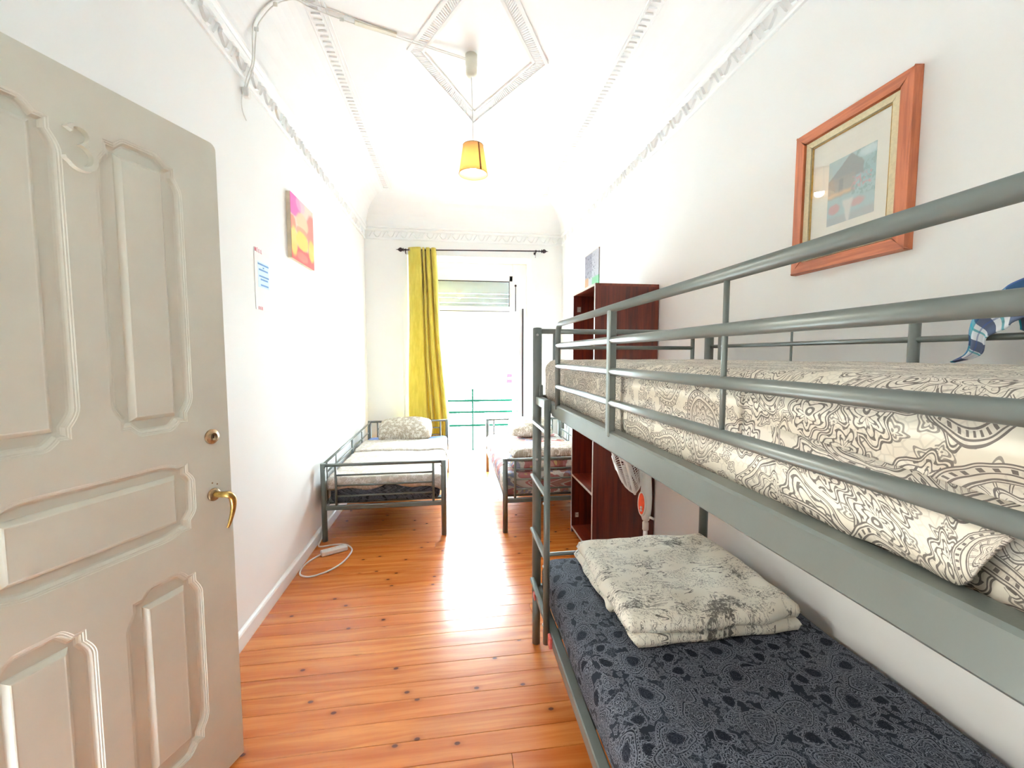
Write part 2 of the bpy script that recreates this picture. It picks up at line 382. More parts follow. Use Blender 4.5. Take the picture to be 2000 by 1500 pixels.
# ------------------------------------------------------------------ mesh helpers
class MB:
    def __init__(s): s.v, s.f, s.uv, s.sm = [], [], [], []
    def add(s, vs, fs, uvs=None, smooth=False):
        o = len(s.v); s.v += [Vector(p) for p in vs]; s.uv += (list(uvs) if uvs else [(0.0, 0.0)] * len(vs))
        for f in fs: s.f.append(tuple(i + o for i in f)); s.sm.append(smooth)
        return s
    def box(s, x0, x1, y0, y1, z0, z1, b=0.0, mat=None):
        if b <= 0:
            vs = [(x, y, z) for z in (z0, z1) for y in (y0, y1) for x in (x0, x1)]
            fs = [(0, 2, 3, 1), (4, 5, 7, 6), (0, 1, 5, 4), (2, 6, 7, 3), (0, 4, 6, 2), (1, 3, 7, 5)]
        else:
            b = min(b, (x1 - x0) * .45, (y1 - y0) * .45, (z1 - z0) * .45)
            vs, idx = [], {}
            X, Y, Z = (x0, x1), (y0, y1), (z0, z1)
            for i in (0, 1):
                for j in (0, 1):
                    for k in (0, 1):
                        sx, sy, sz = (1 - 2 * i) * b, (1 - 2 * j) * b, (1 - 2 * k) * b
                        for a in range(3):
                            p = [X[i] + sx, Y[j] + sy, Z[k] + sz]; p[a] = (X[i], Y[j], Z[k])[a]
                            idx[i, j, k, a] = len(vs); vs.append(tuple(p))
            fs = []
            for a in range(3):
                u, w = [q for q in range(3) if q != a]
                for e in (0, 1):
                    q = []
                    for (p1, p2) in ((0, 0), (1, 0), (1, 1), (0, 1)):
                        t = [0, 0, 0]; t[a] = e; t[u] = p1; t[w] = p2; q.append(idx[t[0], t[1], t[2], a])
                    flip = (e == 1) == (a == 1)
                    fs.append(tuple(q[::-1] if flip else q))
            for a in range(3):          # edges along a
                u, w = [q for q in range(3) if q != a]
                for e1 in (0, 1):
                    for e2 in (0, 1):
                        t0, t1 = [0, 0, 0], [0, 0, 0]
                        t0[a], t1[a] = 0, 1; t0[u] = t1[u] = e1; t0[w] = t1[w] = e2
                        fs.append((idx[(*t0, u)], idx[(*t1, u)], idx[(*t1, w)], idx[(*t0, w)]))
            for i in (0, 1):
                for j in (0, 1):
                    for k in (0, 1): fs.append((idx[i, j, k, 0], idx[i, j, k, 1], idx[i, j, k, 2]))
        if mat is not None: vs = [mat @ Vector(p) for p in vs]
        return s.add(vs, fs)
    def tube(s, path, r, n=10, closed=False, caps=True, flat=None):
        P = [Vector(p) for p in path]; N = len(P)
        R = r if isinstance(r, (list, tuple)) else [r] * N
        T = []
        for i in range(N):
            a = P[(i - 1) % N] if (closed or i > 0) else P[i]
            b = P[(i + 1) % N] if (closed or i < N - 1) else P[i]
            T.append((b - a).normalized())
        up = Vector((0, 0, 1)) if abs(T[0].z) < 0.9 else Vector((1, 0, 0))
        u = (up - T[0] * up.dot(T[0])).normalized()
        vs, fs = [], []
        for i in range(N):
            u = (u - T[i] * u.dot(T[i])).normalized(); w = T[i].cross(u)
            fy = flat if flat else 1.0
            for k in range(n):
                a = 2 * pi * k / n
                vs.append(P[i] + u * (cos(a) * R[i] * fy) + w * (sin(a) * R[i]))
        M_ = N if closed else N - 1
        for i in range(M_):
            for k in range(n):
                a, b = i * n + k, i * n + (k + 1) % n; c, d = ((i + 1) % N) * n + (k + 1) % n, ((i + 1) % N) * n + k
                fs.append((a, b, c, d))
        s.add(vs, fs, smooth=True)
        if caps and not closed:
            o = len(s.v) - len(vs)
            s.f.append(tuple(o + k for k in reversed(range(n)))); s.sm.append(False)
            s.f.append(tuple(o + (N - 1) * n + k for k in range(n))); s.sm.append(False)
        return s
    def lathe(s, prof, n=24, mat=None, smooth=True, caps=True):
        vs, fs = [], []
        for r, z in prof:
            for k in range(n):
                a = 2 * pi * k / n; vs.append(Vector((r * cos(a), r * sin(a), z)))
        for i in range(len(prof) - 1):
            for k in range(n): fs.append((i * n + k, i * n + (k + 1) % n, (i + 1) * n + (k + 1) % n, (i + 1) * n + k))
        if caps:
            fs.append(tuple(reversed(range(n)))); fs.append(tuple((len(prof) - 1) * n + k for k in range(n)))
        if mat is not None: vs = [mat @ p for p in vs]
        return s.add(vs, fs, smooth=smooth)
    def grid(s, nu, nv, fn, uvf=None, smooth=True):
        vs, uvs, fs = [], [], []
        for j in range(nv + 1):
            for i in range(nu + 1):
                a, b = i / nu, j / nv
                vs.append(fn(a, b)); uvs.append(uvf(a, b) if uvf else (a, b))
        for j in range(nv):
            for i in range(nu):
                k = j * (nu + 1) + i; fs.append((k, k + 1, k + nu + 2, k + nu + 1))
        return s.add(vs, fs, uvs, smooth)
    def prism(s, poly, fn, d0, d1):
        """2D polygon extruded between depths d0,d1 through fn(a,b,d)->point"""
        n = len(poly)
        vs = [fn(a, b, d0) for a, b in poly] + [fn(a, b, d1) for a, b in poly]
        fs = [tuple(reversed(range(n))), tuple(range(n, 2 * n))] + [(i, (i + 1) % n, n + (i + 1) % n, n + i) for i in range(n)]
        return s.add(vs, fs)

def fix_normals(me):
    bm = bmesh.new(); bm.from_mesh(me); bmesh.ops.recalc_face_normals(bm, faces=bm.faces[:]); bm.to_mesh(me); bm.free()

def make(name, mb, mat, parent=None, org=None, recalc=True, solid=0.0, sub=0, tri=False):
    org = Vector(org) if org is not None else (Vector(parent['org']) if parent is not None and 'org' in parent else Vector((0, 0, 0)))
    me = bpy.data.meshes.new(name)
    me.from_pydata([p - org for p in mb.v], [], mb.f)
    me.polygons.foreach_set('use_smooth', mb.sm)
    uvl = me.uv_layers.new(name='UVMap')
    li = [0] * len(me.loops); me.loops.foreach_get('vertex_index', li)
    flat = []
    for i in li: flat += mb.uv[i]
    uvl.data.foreach_set('uv', flat)
    if recalc: fix_normals(me)
    me.materials.append(mat)
    o = bpy.data.objects.new(name, me); COL.objects.link(o)
    o['org'] = tuple(org)
    if parent is None: o.location = org
    else:
        o.parent = parent
        o.location = org - Vector(parent['org'])
    if solid:
        md = o.modifiers.new('thickness', 'SOLIDIFY'); md.thickness = solid; md.offset = 0.0
    if sub:
        md = o.modifiers.new('smooth', 'SUBSURF'); md.levels = md.render_levels = sub
    return o

def tag(o, label, cat, group=None):
    o['label'] = label; o['category'] = cat
    if group: o['group'] = group
    return o
def thing(name, label, cat, loc, group=None):
    o = bpy.data.objects.new(name, None); COL.objects.link(o); o.location = loc; o['org'] = tuple(loc)
    o.empty_display_size = 0.1
    return tag(o, label, cat, group)
def struct(name, mb, mat, org=(0, 0, 0), **k):
    o = make(name, mb, mat, None, org, **k); o['kind'] = 'structure'; return o
def drop_orgs():
    for o in bpy.data.objects:
        if 'org' in o: del o['org']
def box(*a, b=0.0, mat=None): return MB().box(*a, b=b, mat=mat)
def tube(*a, **k): return MB().tube(*a, **k)

def fillet(pts, r, n=6):
    P = [Vector(p) for p in pts]; out = [P[0]]
    for i in range(1, len(P) - 1):
        a, b = (P[i - 1] - P[i]), (P[i + 1] - P[i]); ra = min(r, a.length * .49, b.length * .49)
        a.normalize(); b.normalize(); p0, p1 = P[i] + a * ra, P[i] + b * ra
        for k in range(n + 1):
            t = k / n; out.append(p0 * (1 - t) ** 2 + P[i] * 2 * t * (1 - t) + p1 * t * t)
    out.append(P[-1]); return out
def spline(pts, n=8):
    P = [Vector(p) for p in pts]; P = [P[0] * 2 - P[1]] + P + [P[-1] * 2 - P[-2]]; out = []
    for i in range(1, len(P) - 2):
        for k in range(n):
            t = k / n; a, b, c, d = P[i - 1:i + 3]
            out.append(0.5 * ((2 * b) + (c - a) * t + (2 * a - 5 * b + 4 * c - d) * t * t + (3 * b - a - 3 * c + d) * t ** 3))
    out.append(P[-2]); return out
def nz(x, y, z=0.0): return noise.noise(Vector((x, y, z)))

# ------------------------------------------------------------------ room shell
XL, XR, YB, YF, ZC = -1.055, 1.40, -0.75, 5.30, 3.32
ZCOR, ZCOV = 2.84, 2.985           # underside of cornice, foot of the cove
XC = (XL + XR) / 2

def wall_panel(plane, c0, c1, a0, a1, z0, z1, hole):
    """a wall slab with one rectangular hole (connected mesh). plane 'x': thickness c0..c1 in x, runs along y; 'y': the other way"""
    A = [a0, hole[0], hole[1], a1]; Z = [z0, hole[2], hole[3], z1]
    mb = MB(); P = lambda a, c, z: (c, a, z) if plane == 'x' else (a, c, z)
    vs = [P(a, c, z) for c in (c0, c1) for z in Z for a in A]; I = lambda c, k, i: c * 16 + k * 4 + i
    fs = []
    for c in (0, 1):
        for k in range(3):
            for i in range(3):
                if k == 1 and i == 1: continue
                if k == 0 and i == 1 and abs(Z[0] - Z[1]) < 1e-6: continue
                fs.append((I(c, k, i), I(c, k, i + 1), I(c, k + 1, i + 1), I(c, k + 1, i)))
    def strip(pts):
        for (k0, i0), (k1, i1) in zip(pts, pts[1:]): fs.append((I(0, k0, i0), I(0, k1, i1), I(1, k1, i1), I(1, k0, i0)))
    if abs(Z[0] - Z[1]) < 1e-6:
        Zv = Z[:]  # hole open at the floor: merge rows 0 and 1
        strip([(1, 1), (2, 1), (2, 2), (1, 2)])
        strip([(1, 0), (2, 0), (3, 0), (3, 1), (3, 2), (3, 3), (2, 3), (1, 3)]); strip([(1, 0), (1, 1)]); strip([(1, 2), (1, 3)])
        fs = [f for f in fs if len(set(vs[i] for i in f)) == 4]
    else:
        strip([(1, 1), (2, 1), (2, 2), (1, 2), (1, 1)])
        strip([(0, 0), (1, 0), (2, 0), (3, 0), (3, 1), (3, 2), (3, 3), (2, 3), (1, 3), (0, 3), (0, 2), (0, 1), (0, 0)])
    used = sorted(set(i for f in fs for i in f)); mp = {u: n for n, u in enumerate(used)}
    return mb.add([vs[i] for i in used], [tuple(mp[i] for i in f) for f in fs])

OX0, OX1, OZ = -0.552, 0.99, 2.665
struct('wall_left', wall_panel('x', XL - 0.15, XL, YB - 0.15, YF + 0.4, 0, 3.6, (0.07, 0.815, 0.0, 2.15)), WALL)
struct('wall_right', MB().box(XR, XR + 0.15, YB - 0.15, YF + 0.4, 0, 3.6), WALL)
struct('wall_far', wall_panel('y', YF, YF + 0.40, XL, XR, 0, 3.6, (OX0, OX1, 0.0, OZ)), WALL)
struct('wall_back', MB().box(XL - 0.15, XR + 0.15, YB - 0.15, YB, 0, 3.6), WALL)
# unseen hallway behind the open door, added to hold a fill light
HX0, HX1, HY0, HY1, HZ = -2.75, XL - 0.15, -0.90, 2.3, 3.0
hv = [(x, y, z) for z in (0, HZ) for y in (HY0, HY1) for x in (HX0, HX1)]
struct('wall_hall', MB().add(hv, [(0, 1, 3, 2), (4, 5, 7, 6), (0, 1, 5, 4), (2, 3, 7, 6), (0, 2, 6, 4)]), WALL, recalc=False)

# floor: a bed of boards laid across the room
fl = struct('floor', MB().box(XL, XR, YB - 0.15, YF + 0.4, -0.06, -0.021), ASPHALT)
fl['org'] = (0, 0, 0)
edges = [1.494 - 0.098 * k for k in range(24, 0, -1)] + [1.494, 1.592, 1.69, 1.78, 1.884, 1.988, 2.092]
yy = 2.092
while yy < YF + 0.38:
    yy += random.uniform(0.094, 0.106); edges.append(yy)
edges = [e for e in edges if e > YB - 0.15]
for k in range(len(edges) - 1):
    y0, y1 = edges[k] + 0.0004, edges[k + 1] - 0.0004
    cuts = [XL, XR]
    if k % 9 == 4: cuts = [XL, random.uniform(-0.4, 0.6), XR]
    for x0, x1 in zip(cuts, cuts[1:]):
        dz = random.uniform(-0.0006, 0.0)
        make('floorboard', MB().box(x0 + .0006, x1 - .0006, y0, y1, -0.02, dz, b=0.0012), FLOORW, fl, ((x0 + x1) / 2, (y0 + y1) / 2, 0))

# ceiling with its hollow cove
def ring(x0, x1, y0, y1, z): return [(x0, y0, z), (x1, y0, z), (x1, y1, z), (x0, y1, z)]
mb = MB(); rings = []
W, H = 0.27, ZC - ZCOV
for k in range(13):
    a = k / 12 * pi / 2
    ins, z = 0.035 + W * (1 - cos(a)), ZCOV + H * sin(a)
    rings.append(ring(XL + ins, XR - ins, YB + ins, YF - ins, z))
vs = [p for r in rings for p in r]; fs = []
for k in range(12):
    for i in range(4): fs.append((k * 4 + i, k * 4 + (i + 1) % 4, k * 4 + 4 + (i + 1) % 4, k * 4 + 4 + i))
fs.append((48, 49, 50, 51))
ceiling = struct('ceiling', mb.add(vs, fs), CEIL, recalc=False)
ceiling['org'] = (0, 0, 0)
for p, f in zip(ceiling.data.polygons, fs): p.use_smooth = len(f) == 4 and p.index < 48
ceiling.data.polygons[48].use_smooth = False
for i in range(48): ceiling.data.polygons[i].use_smooth = False

# cornices: picked profile (distance from wall, z)
CP = [(0, ZCOR), (0.012, ZCOR), (0.018, ZCOR + .008), (0.018, ZCOR + .02), (0.010, ZCOR + .024), (0.010, ZCOR + .098), (0.022, ZCOR + .104), (0.032, ZCOR + .116),
      (0.032, ZCOR + .124), (0.024, ZCOR + .130), (0.040, ZCOR + .140), (0.044, ZCOR + .150), (0, ZCOR + .155)]
def cornice(name, fn, a0, a1, m0, m1):
    n = len(CP); vs = [fn(d, a0 + d * m0, z) for d, z in CP] + [fn(d, a1 - d * m1, z) for d, z in CP]
    fs = [(i, (i + 1) % n, n + (i + 1) % n, n + i) for i in range(n)] + [tuple(range(n)), tuple(range(2 * n - 1, n - 1, -1))]
    t = struct(name, MB().add(vs, fs), TRIM); t['org'] = (0, 0, 0); return t
def leaf_piece(fn, a, z0, size=0.15, h=0.07):
    """one twisted acanthus leaf of the frieze: a ridged zigzag"""
    pts = [(0.0, 0.0), (0.30, 1.0), (0.46, 0.92), (0.40, 0.55), (0.62, 0.0), (0.80, 0.12), (1.0, 0.95)]
    mb = MB(); vs = []
    w = 0.007
    for i, (p, q) in enumerate(pts):
        p0 = Vector(pts[max(0, i - 1)]); p1 = Vector(pts[min(len(pts) - 1, i + 1)]); t = (p1 - p0); t = Vector((t.x * size, t.y * h)).normalized()
        nx, nzv = -t.y, t.x; A, Z = a + p * size, z0 + q * h
        ww = w * (0.6 + 0.6 * sin(pi * i / 6))
        vs += [fn(0.009, A - nx * ww, Z - nzv * ww), fn(0.022, A, Z), fn(0.009, A + nx * ww, Z + nzv * ww)]
    fs = []
    for i in range(len(pts) - 1):
        for k in range(3): fs.append((i * 3 + k, i * 3 + (k + 1) % 3, i * 3 + 3 + (k + 1) % 3, i * 3 + 3 + k))
    fs += [(0, 1, 2), (18, 20, 19)]
    return mb.add(vs, fs)
fL = lambda d, a, z: (XL + d, a, z)
fR = lambda d, a, z: (XR - d, a, z)
fF = lambda d, a, z: (a, YF - d, z)
cl = cornice('trim_1', fL, YB, YF, 0, 1); cr = cornice('trim_2', fR, YB, YF, 0, 1); cf = cornice('trim_3', fF, XL, XR, 1, 1)
for t, fn, a0, a1 in ((cl, fL, 0.9, YF - .05), (cr, fR, 0.6, YF - .05), (cf, fF, XL + .05, XR - .05)):
    n = int((a1 - a0) / 0.15); src = None
    for k in range(n):
        a = a0 + (a1 - a0) * (k + 0.5) / n - 0.072
        if src is None:
            src = make('plaster_leaf', leaf_piece(fn, a, ZCOR + .027), TRIM, t, fn(0, a, ZCOR))
            s0 = a
        else:
            c = src.copy(); COL.objects.link(c); c.location = src.location + (Vector(fn(0, a, ZCOR)) - Vector(fn(0, s0, ZCOR)))
# band of dentils round the flat of the ceiling
def dentil_band(x, y0, y1, name):
    mb = MB(); k = 0; y = y0
    while y < y1:
        mb.box(x - 0.024, x + 0.024, y, y + 0.020, ZC - 0.010, ZC + 0.002); y += 0.042
    o = make(name, mb, CEIL, ceiling); o['kind'] = 'stuff'
    for dx in (-0.045, 0.04, 0.062):
        make('plaster_fillet', MB().box(x + dx, x + dx + 0.009, y0, y1, ZC - 0.008, ZC + 0.003, b=0.003), CEIL, ceiling)
dentil_band(-0.735, 0.4, YF - 0.33, 'dentil_band'); dentil_band(1.085, 0.4, YF - 0.33, 'dentil_band')
# diamond moulding
DCX, DCY, DA, DB = 0.178, 2.75, 0.445, 0.77
def dia(s): return [(DCX - DA * s, DCY), (DCX, DCY + DB * s), (DCX + DA * s, DCY), (DCX, DCY - DB * s)]
for s0, w, h in ((1.0, 0.020, 0.014), (0.80, 0.016, 0.012)):
    o4, i4 = dia(s0), dia(s0 - w / 0.40)
    vs = [(x, y, z) for (p, z) in ((o4, ZC + .002), (o4, ZC - h * .6), (i4, ZC - h), (i4, ZC + .002)) for x, y in p]
    fs = [(k * 4 + i, k * 4 + (i + 1) % 4, ((k + 1) % 4) * 4 + (i + 1) % 4, ((k + 1) % 4) * 4 + i) for k in range(4) for i in range(4)]
    make('diamond_moulding', MB().add(vs, fs), CEIL, ceiling)
mb = MB()
o4, i4 = dia(0.945), dia(0.815)
for e in range(4):
    A, B = Vector(o4[e]), Vector(o4[(e + 1) % 4]); C, D = Vector(i4[e]), Vector(i4[(e + 1) % 4])
    n = 46
    for k in range(n):
        t0, t1 = (k + .2) / n, (k + .68) / n
        q = [A.lerp(B, t0), A.lerp(B, t1), C.lerp(D, t1), C.lerp(D, t0)]
        vs = [(p.x, p.y, ZC + .002) for p in q] + [(p.x, p.y, ZC - .009) for p in q]
        mb.add(vs, [(3, 2, 1, 0), (4, 5, 6, 7)] + [(i, (i + 1) % 4, 4 + (i + 1) % 4, 4 + i) for i in range(4)])
o = make('diamond_ribs', mb, CEIL, ceiling); o['kind'] = 'stuff'

# baseboards
BBP = [(0, 0), (0.016, 0), (0.016, 0.072), (0.012, 0.082), (0.006, 0.088), (0, 0.09)]
def baseboard(name, fn, a0, a1):
    n = len(BBP); vs = [fn(d, a0, z) for d, z in BBP] + [fn(d, a1, z) for d, z in BBP]
    struct(name, MB().add(vs, [(i, (i + 1) % n, n + (i + 1) % n, n + i) for i in range(n)] + [tuple(range(n)), tuple(range(2 * n - 1, n - 1, -1))]), TRIM)
baseboard('baseboard_left', fL, 0.87, YF); baseboard('baseboard_right', fR, YB, YF)
baseboard('baseboard_far', fF, XL, OX0 - 0.07)

# casing round the balcony opening
def frame_ring(fn, x0, x1, z1, w, d0, d1):
    o_ = [(x0 - w, 0), (x0 - w, z1 + w), (x1 + w, z1 + w), (x1 + w, 0)]; i_ = [(x0, 0), (x0, z1), (x1, z1), (x1, 0)]
    vs = []
    for pts, d in ((o_, d0), (o_, d1), (i_, d1), (i_, d0)): vs += [fn(d, a, z) for a, z in pts]
    fs = [(k * 4 + i, k * 4 + i + 1, ((k + 1) % 4) * 4 + i + 1, ((k + 1) % 4) * 4 + i) for k in range(4) for i in range(3)]
    fs += [(0, 4, 8, 12), (3, 15, 11, 7)]
    return MB().add(vs, fs)
struct('trim_4', frame_ring(fF, OX0, OX1, OZ, 0.05, -0.004, 0.018), TRIM)
# frame of the doorway behind the open door
struct('trim_5', frame_ring(fL, 0.07, 0.815, 2.15, 0.05, -0.004, 0.014), TRIM)

# ---- balcony door: frame, transom, open leaf, shoot bolt
YD = 5.66
d2 = struct('door_2', frame_ring(lambda d, a, z: (a, YD - d, z), OX0 + 0.055, OX1 - 0.055 - 0.13, OZ - 0.16, 0.052, -0.03, 0.03), TRIM)
d2['org'] = (0, 0, 0)
make('jamb', MB().box(0.80, OX1, YD - 0.02, YD + 0.02, 0.0, OZ, b=.004), TRIM, d2)
make('head_rail', MB().box(OX0, 0.80, YD - 0.018, YD + 0.018, OZ - 0.11, OZ, b=.004), TRIM, d2)
make('transom_bar', MB().box(OX0, 0.80, YD - 0.035, YD + 0.035, 2.00, 2.075, b=.006), TRIM, d2)
make('transom_sash', MB().box(OX0 + .05, 0.80, YD - 0.018, YD + 0.018, 2.075, 2.10, b=.004), TRIM, d2)
make('transom_stile', MB().box(0.755, 0.80, YD - 0.018, YD + 0.018, 2.09, 2.56, b=.004), TRIM, d2)
make('transom_sash', MB().box(OX0 + .05, 0.80, YD - 0.018, YD + 0.018, 2.432, 2.56, b=.004), TRIM, d2)
make('bead', MB().box(-0.5, 0.757, YD - 0.024, YD - 0.012, 2.424, 2.434), BLACKM, d2)
make('bead', MB().box(0.748, 0.757, YD - 0.024, YD - 0.012, 2.10, 2.43), BLACKM, d2)
make('bead', MB().box(-0.5, 0.757, YD - 0.0365, YD - 0.0345, 2.028, 2.036), BLACKM, d2)
p = make('pane', MB().box(OX0 + .07, 0.757, YD - 0.003, YD + 0.003, 2.09, 2.44), PANE, d2)
GLAREBLK = painted('grey_white_glare_block', (0.74, 0.76, 0.76), 0.5, 0.03, 3.0, 0.0)
for z0, z1 in ((2.085, 2.145), (2.147, 2.213), (2.215, 2.268), (2.271, 2.450)):  # slats added behind the transom pane to hold back the glare outside
    make('glare_block_slat', MB().box(-0.5, 0.757, YD + 0.020, YD + 0.034, z0, z1, b=.003), GLAREBLK, d2)
# leaf opened square into the room
lx0, lx1 = 0.795, 0.835
leaf = MB()
def leafpt(d, a, z): return (lx0 + d, a, z)
vsq = wall_panel('x', lx0, lx1, 5.03, 5.62, 0.02, 2.00, (5.12, 5.53, 0.55, 1.90))
dl = make('leaf', vsq, TRIM, d2, (lx0, 5.62, 0))
make('pane', MB().box(lx0 + .017, lx0 + .023, 5.115, 5.535, 0.545, 1.905), PANE, dl)
make('edge_strip', MB().box(lx1 - .004, lx1 + .012, 5.02, 5.034, 0.55, 2.005, b=.002), BLACKM, dl)
make('glazing_bar', MB().box(lx0 + .008, lx0 + .032, 5.11, 5.54, 1.20, 1.225, b=.003), TRIM, dl)
bl = make('shoot_bolt', tube([(0.835, 5.60, 1.95), (0.835, 5.60, 2.36)], 0.006, n=8), BLACKM, d2)
make('bolt_knob', MB().lathe([(0.002, 0), (0.014, .006), (0.016, .016), (0.010, .028), (0.002, .032)], 12, Matrix.Translation((0.835, 5.60, 2.36))), BLACKM, bl)

# ---- balcony and the street
struct('balcony_floor', MB().box(-1.3, 1.7, YF + 0.4, 6.55, -0.18, -0.02), CONCRETE)
rl = thing('balcony_railing', 'green metal balcony railing with pale handrail outside the balcony door', 'railing', (0.28, 6.32, -0.02))
for z in (0.37, 0.575, 0.75): make('rail', tube([(-1.25, 6.32, z), (1.65, 6.32, z)], 0.017, n=8), GREENP, rl)
make('handrail', MB().box(-1.25, 1.65, 6.295, 6.345, 0.93, 0.96, b=.008), TRIM, rl)
for x in (-1.2, -0.45, 0.28, 1.02, 1.62): make('post', MB().box(x - .012, x + .012, 6.308, 6.332, -0.02, 0.935, b=.002), GREENP, rl)
mb = MB()
for k in range(26):
    x = -0.44 + k * 0.028
    for s in (1, -1):
        a, b = (x, x + 0.15 * s); lo, hi = -0.445, 0.275
        pa, pb = Vector((a, 6.32 + .004 * s, 0.06)), Vector((b, 6.32 + .004 * s, 0.24))
        if not (lo < b < hi): continue
        mb.tube([pa, pb], 0.0045, n=4)
o = make('lattice_panel', mb, painted('dark_lattice_paint', (0.010, 0.013, 0.014), 0.9, 0.05, 10, 0, 60, 0.0), rl); o['kind'] = 'stuff'
FY = 11.0
bd = thing('building', 'pale building facade across the street beyond the balcony railing', 'building', (1.0, FY, -5))
make('facade', MB().box(-12, 14, FY, FY + 0.5, -5, 3.4), FACADE, bd)
make('string_course', MB().box(-12, 14, FY - 0.12, FY + .02, 2.95, 3.12, b=.03), FACADE, bd)
for wx in (-3.4, 0.5, 4.4):
    wf = make('window', MB().box(wx - .78, wx + .78, FY - 0.05, FY + 0.01, 0.50, 1.66, b=.01), PINKP, bd)
    for i in range(3):
        for z0, z1 in ((0.56, 1.12), (1.17, 1.60)):
            x0 = wx - .72 + i * .49
            make('pane', MB().box(x0, x0 + .45, FY - 0.058, FY - 0.045, z0, z1), FACADE, wf)
make('awning_lamp', MB().box(0.62, 0.86, FY - 0.14, FY + .01, 2.20, 2.30, b=.02), painted('amber_plastic', (0.045, 0.030, 0.016), 0.9, 0.05, 9, 0, 60, 0.0), bd)
sg = tag(make('wall_sign', MB().box(1.40, 1.58, FY - 0.05, FY - .001, 0.70, 0.95, b=.006), painted('red_sign_paint', (0.03, 0.010, 0.013), 0.9, 0.1, 20, 0, 60, 0.0), None, (1.49, FY, .8)), 'small red and white sign on the pale facade across the street', 'sign')
make('white_band', MB().box(1.43, 1.55, FY - 0.056, FY - .048, 0.80, 0.85), PLASTIC, sg); make('dark_band', MB().box(1.40, 1.58, FY - 0.054, FY - .001, 0.62, 0.67), EDGEB, sg)
struct('street_ground', MB().box(-14, 16, 6.6, 14, -5.2, -5.0), ASPHALT)

# ------------------------------------------------------------------ near door (door_1), opened against the left wall
A1 = radians(21.5)
DL = Vector((-0.770, 1.506, 0)); DD = Vector((-sin(A1), -cos(A1), 0)); DN = Vector((cos(A1), -sin(A1), 0))
def dp(s, z, h=0.0): p = DL + DD * s + DN * h; return Vector((p.x, p.y, z))
S0, S1, DZ0, DZ1 = -0.018, 0.724, 0.012, 2.123

def arc(c, r, a0, a1, n): return [(c[0] + r * cos(a0 + (a1 - a0) * k / n), c[1] + r * sin(a0 + (a1 - a0) * k / n)) for k in range(n + 1)]
def panel_outline(s0, s1, z0, z1, ex, et, eb, horizontal=False):
    """clockwise-free outline: rectangle with bumped sides (ex) and shallow arches (et top, eb bottom)"""
    w, h = s1 - s0, z1 - z0; pts = []
    e = 0.045
    def side(p0, p1, bump, out):
        """from p0 to p1 with a flat bump out along 'out'"""
        P0, P1 = Vector(p0), Vector(p1); O = Vector(out); t = (P1 - P0); L = t.length; t /= L
        r = [P0]
        if bump > 0:
            a, b = e * 0.62, e * 1.7
            if L < 0.3: a, b = L * 0.13, L * 0.30
            for k in range(6):
                f = k / 5; r.append(P0 + t * (a + (b - a) * f) + O * bump * sin(f * pi / 2))
            for k in range(6):
                f = 1 - k / 5; r.append(P1 - t * (a + (b - a) * f) + O * bump * sin(f * pi / 2))
        return [(q.x, q.y) for q in r]
    pts += side((s0, z0), (s1, z0), eb, (0, -1)); pts += side((s1, z0), (s1, z1), ex, (1, 0))
    pts += side((s1, z1), (s0, z1), et, (0, 1)); pts += side((s0, z1), (s0, z0), ex, (-1, 0))
    return pts
def offset_poly(pts, d):
    """inset a counter-clockwise polygon by d (mitre, limited)"""
    n = len(pts); out = []
    for i in range(n):
        p0, p, p1 = Vector(pts[i - 1]), Vector(pts[i]), Vector(pts[(i + 1) % n])
        a, b = (p - p0), (p1 - p)
        if a.length < 1e-7 or b.length < 1e-7: out.append(tuple(p)); continue
        a.normalize(); b.normalize()
        na, nb = Vector((-a.y, a.x)), Vector((-b.y, b.x)); m = na + nb
        if m.length < 1e-4: m = na
        m.normalize(); k = max(0.5, m.dot(na)); q = p + m * (d / k); out.append((q.x, q.y))
    return out
PANELS = [(0.120, 0.298, 1.236, 1.990, .020, .022, .022, (.040, .034)), (0.402, 0.580, 1.236, 1.990, .020, .022, .022, (.040, .034)),
          (0.127, 0.573, 0.900, 1.108, .020, .012, .012, (.044, .042)),
          (0.120, 0.298, 0.200, 0.757, .020, .026, .026, (.042, .040)), (0.402, 0.580, 0.200, 0.757, .020, .026, .026, (.042, .040))]
outl = [panel_outline(*p[:7]) for p in PANELS]
def tess(loops):
    flat = [q for l in loops for q in l]
    return flat, tessellate_polygon([[Vector((a, b, 0)) for a, b in l] for l in loops])
mb = MB()
rect = [(S0, DZ0), (S1, DZ0), (S1, DZ1)] + [(S0 + 0.02 - 0.02 * sin(a * pi / 10), DZ1 - 0.02 + 0.02 * cos(a * pi / 10)) for a in range(6)]
flat, tris = tess([rect] + outl)
nf = len(flat)
vs = [dp(a, b, 0) for a, b in flat]
back = len(vs); vs += [dp(a, b, -0.038) for a, b in rect]
fs = [tuple(t) for t in tris] + [tuple(back + i for i in reversed(range(len(rect))))] + [(i, (i + 1) % len(rect), back + (i + 1) % len(rect), back + i) for i in range(len(rect))]
mb.add(vs, fs)
door1 = struct('door_1', mb, DOORP, (DL.x, DL.y, 0))
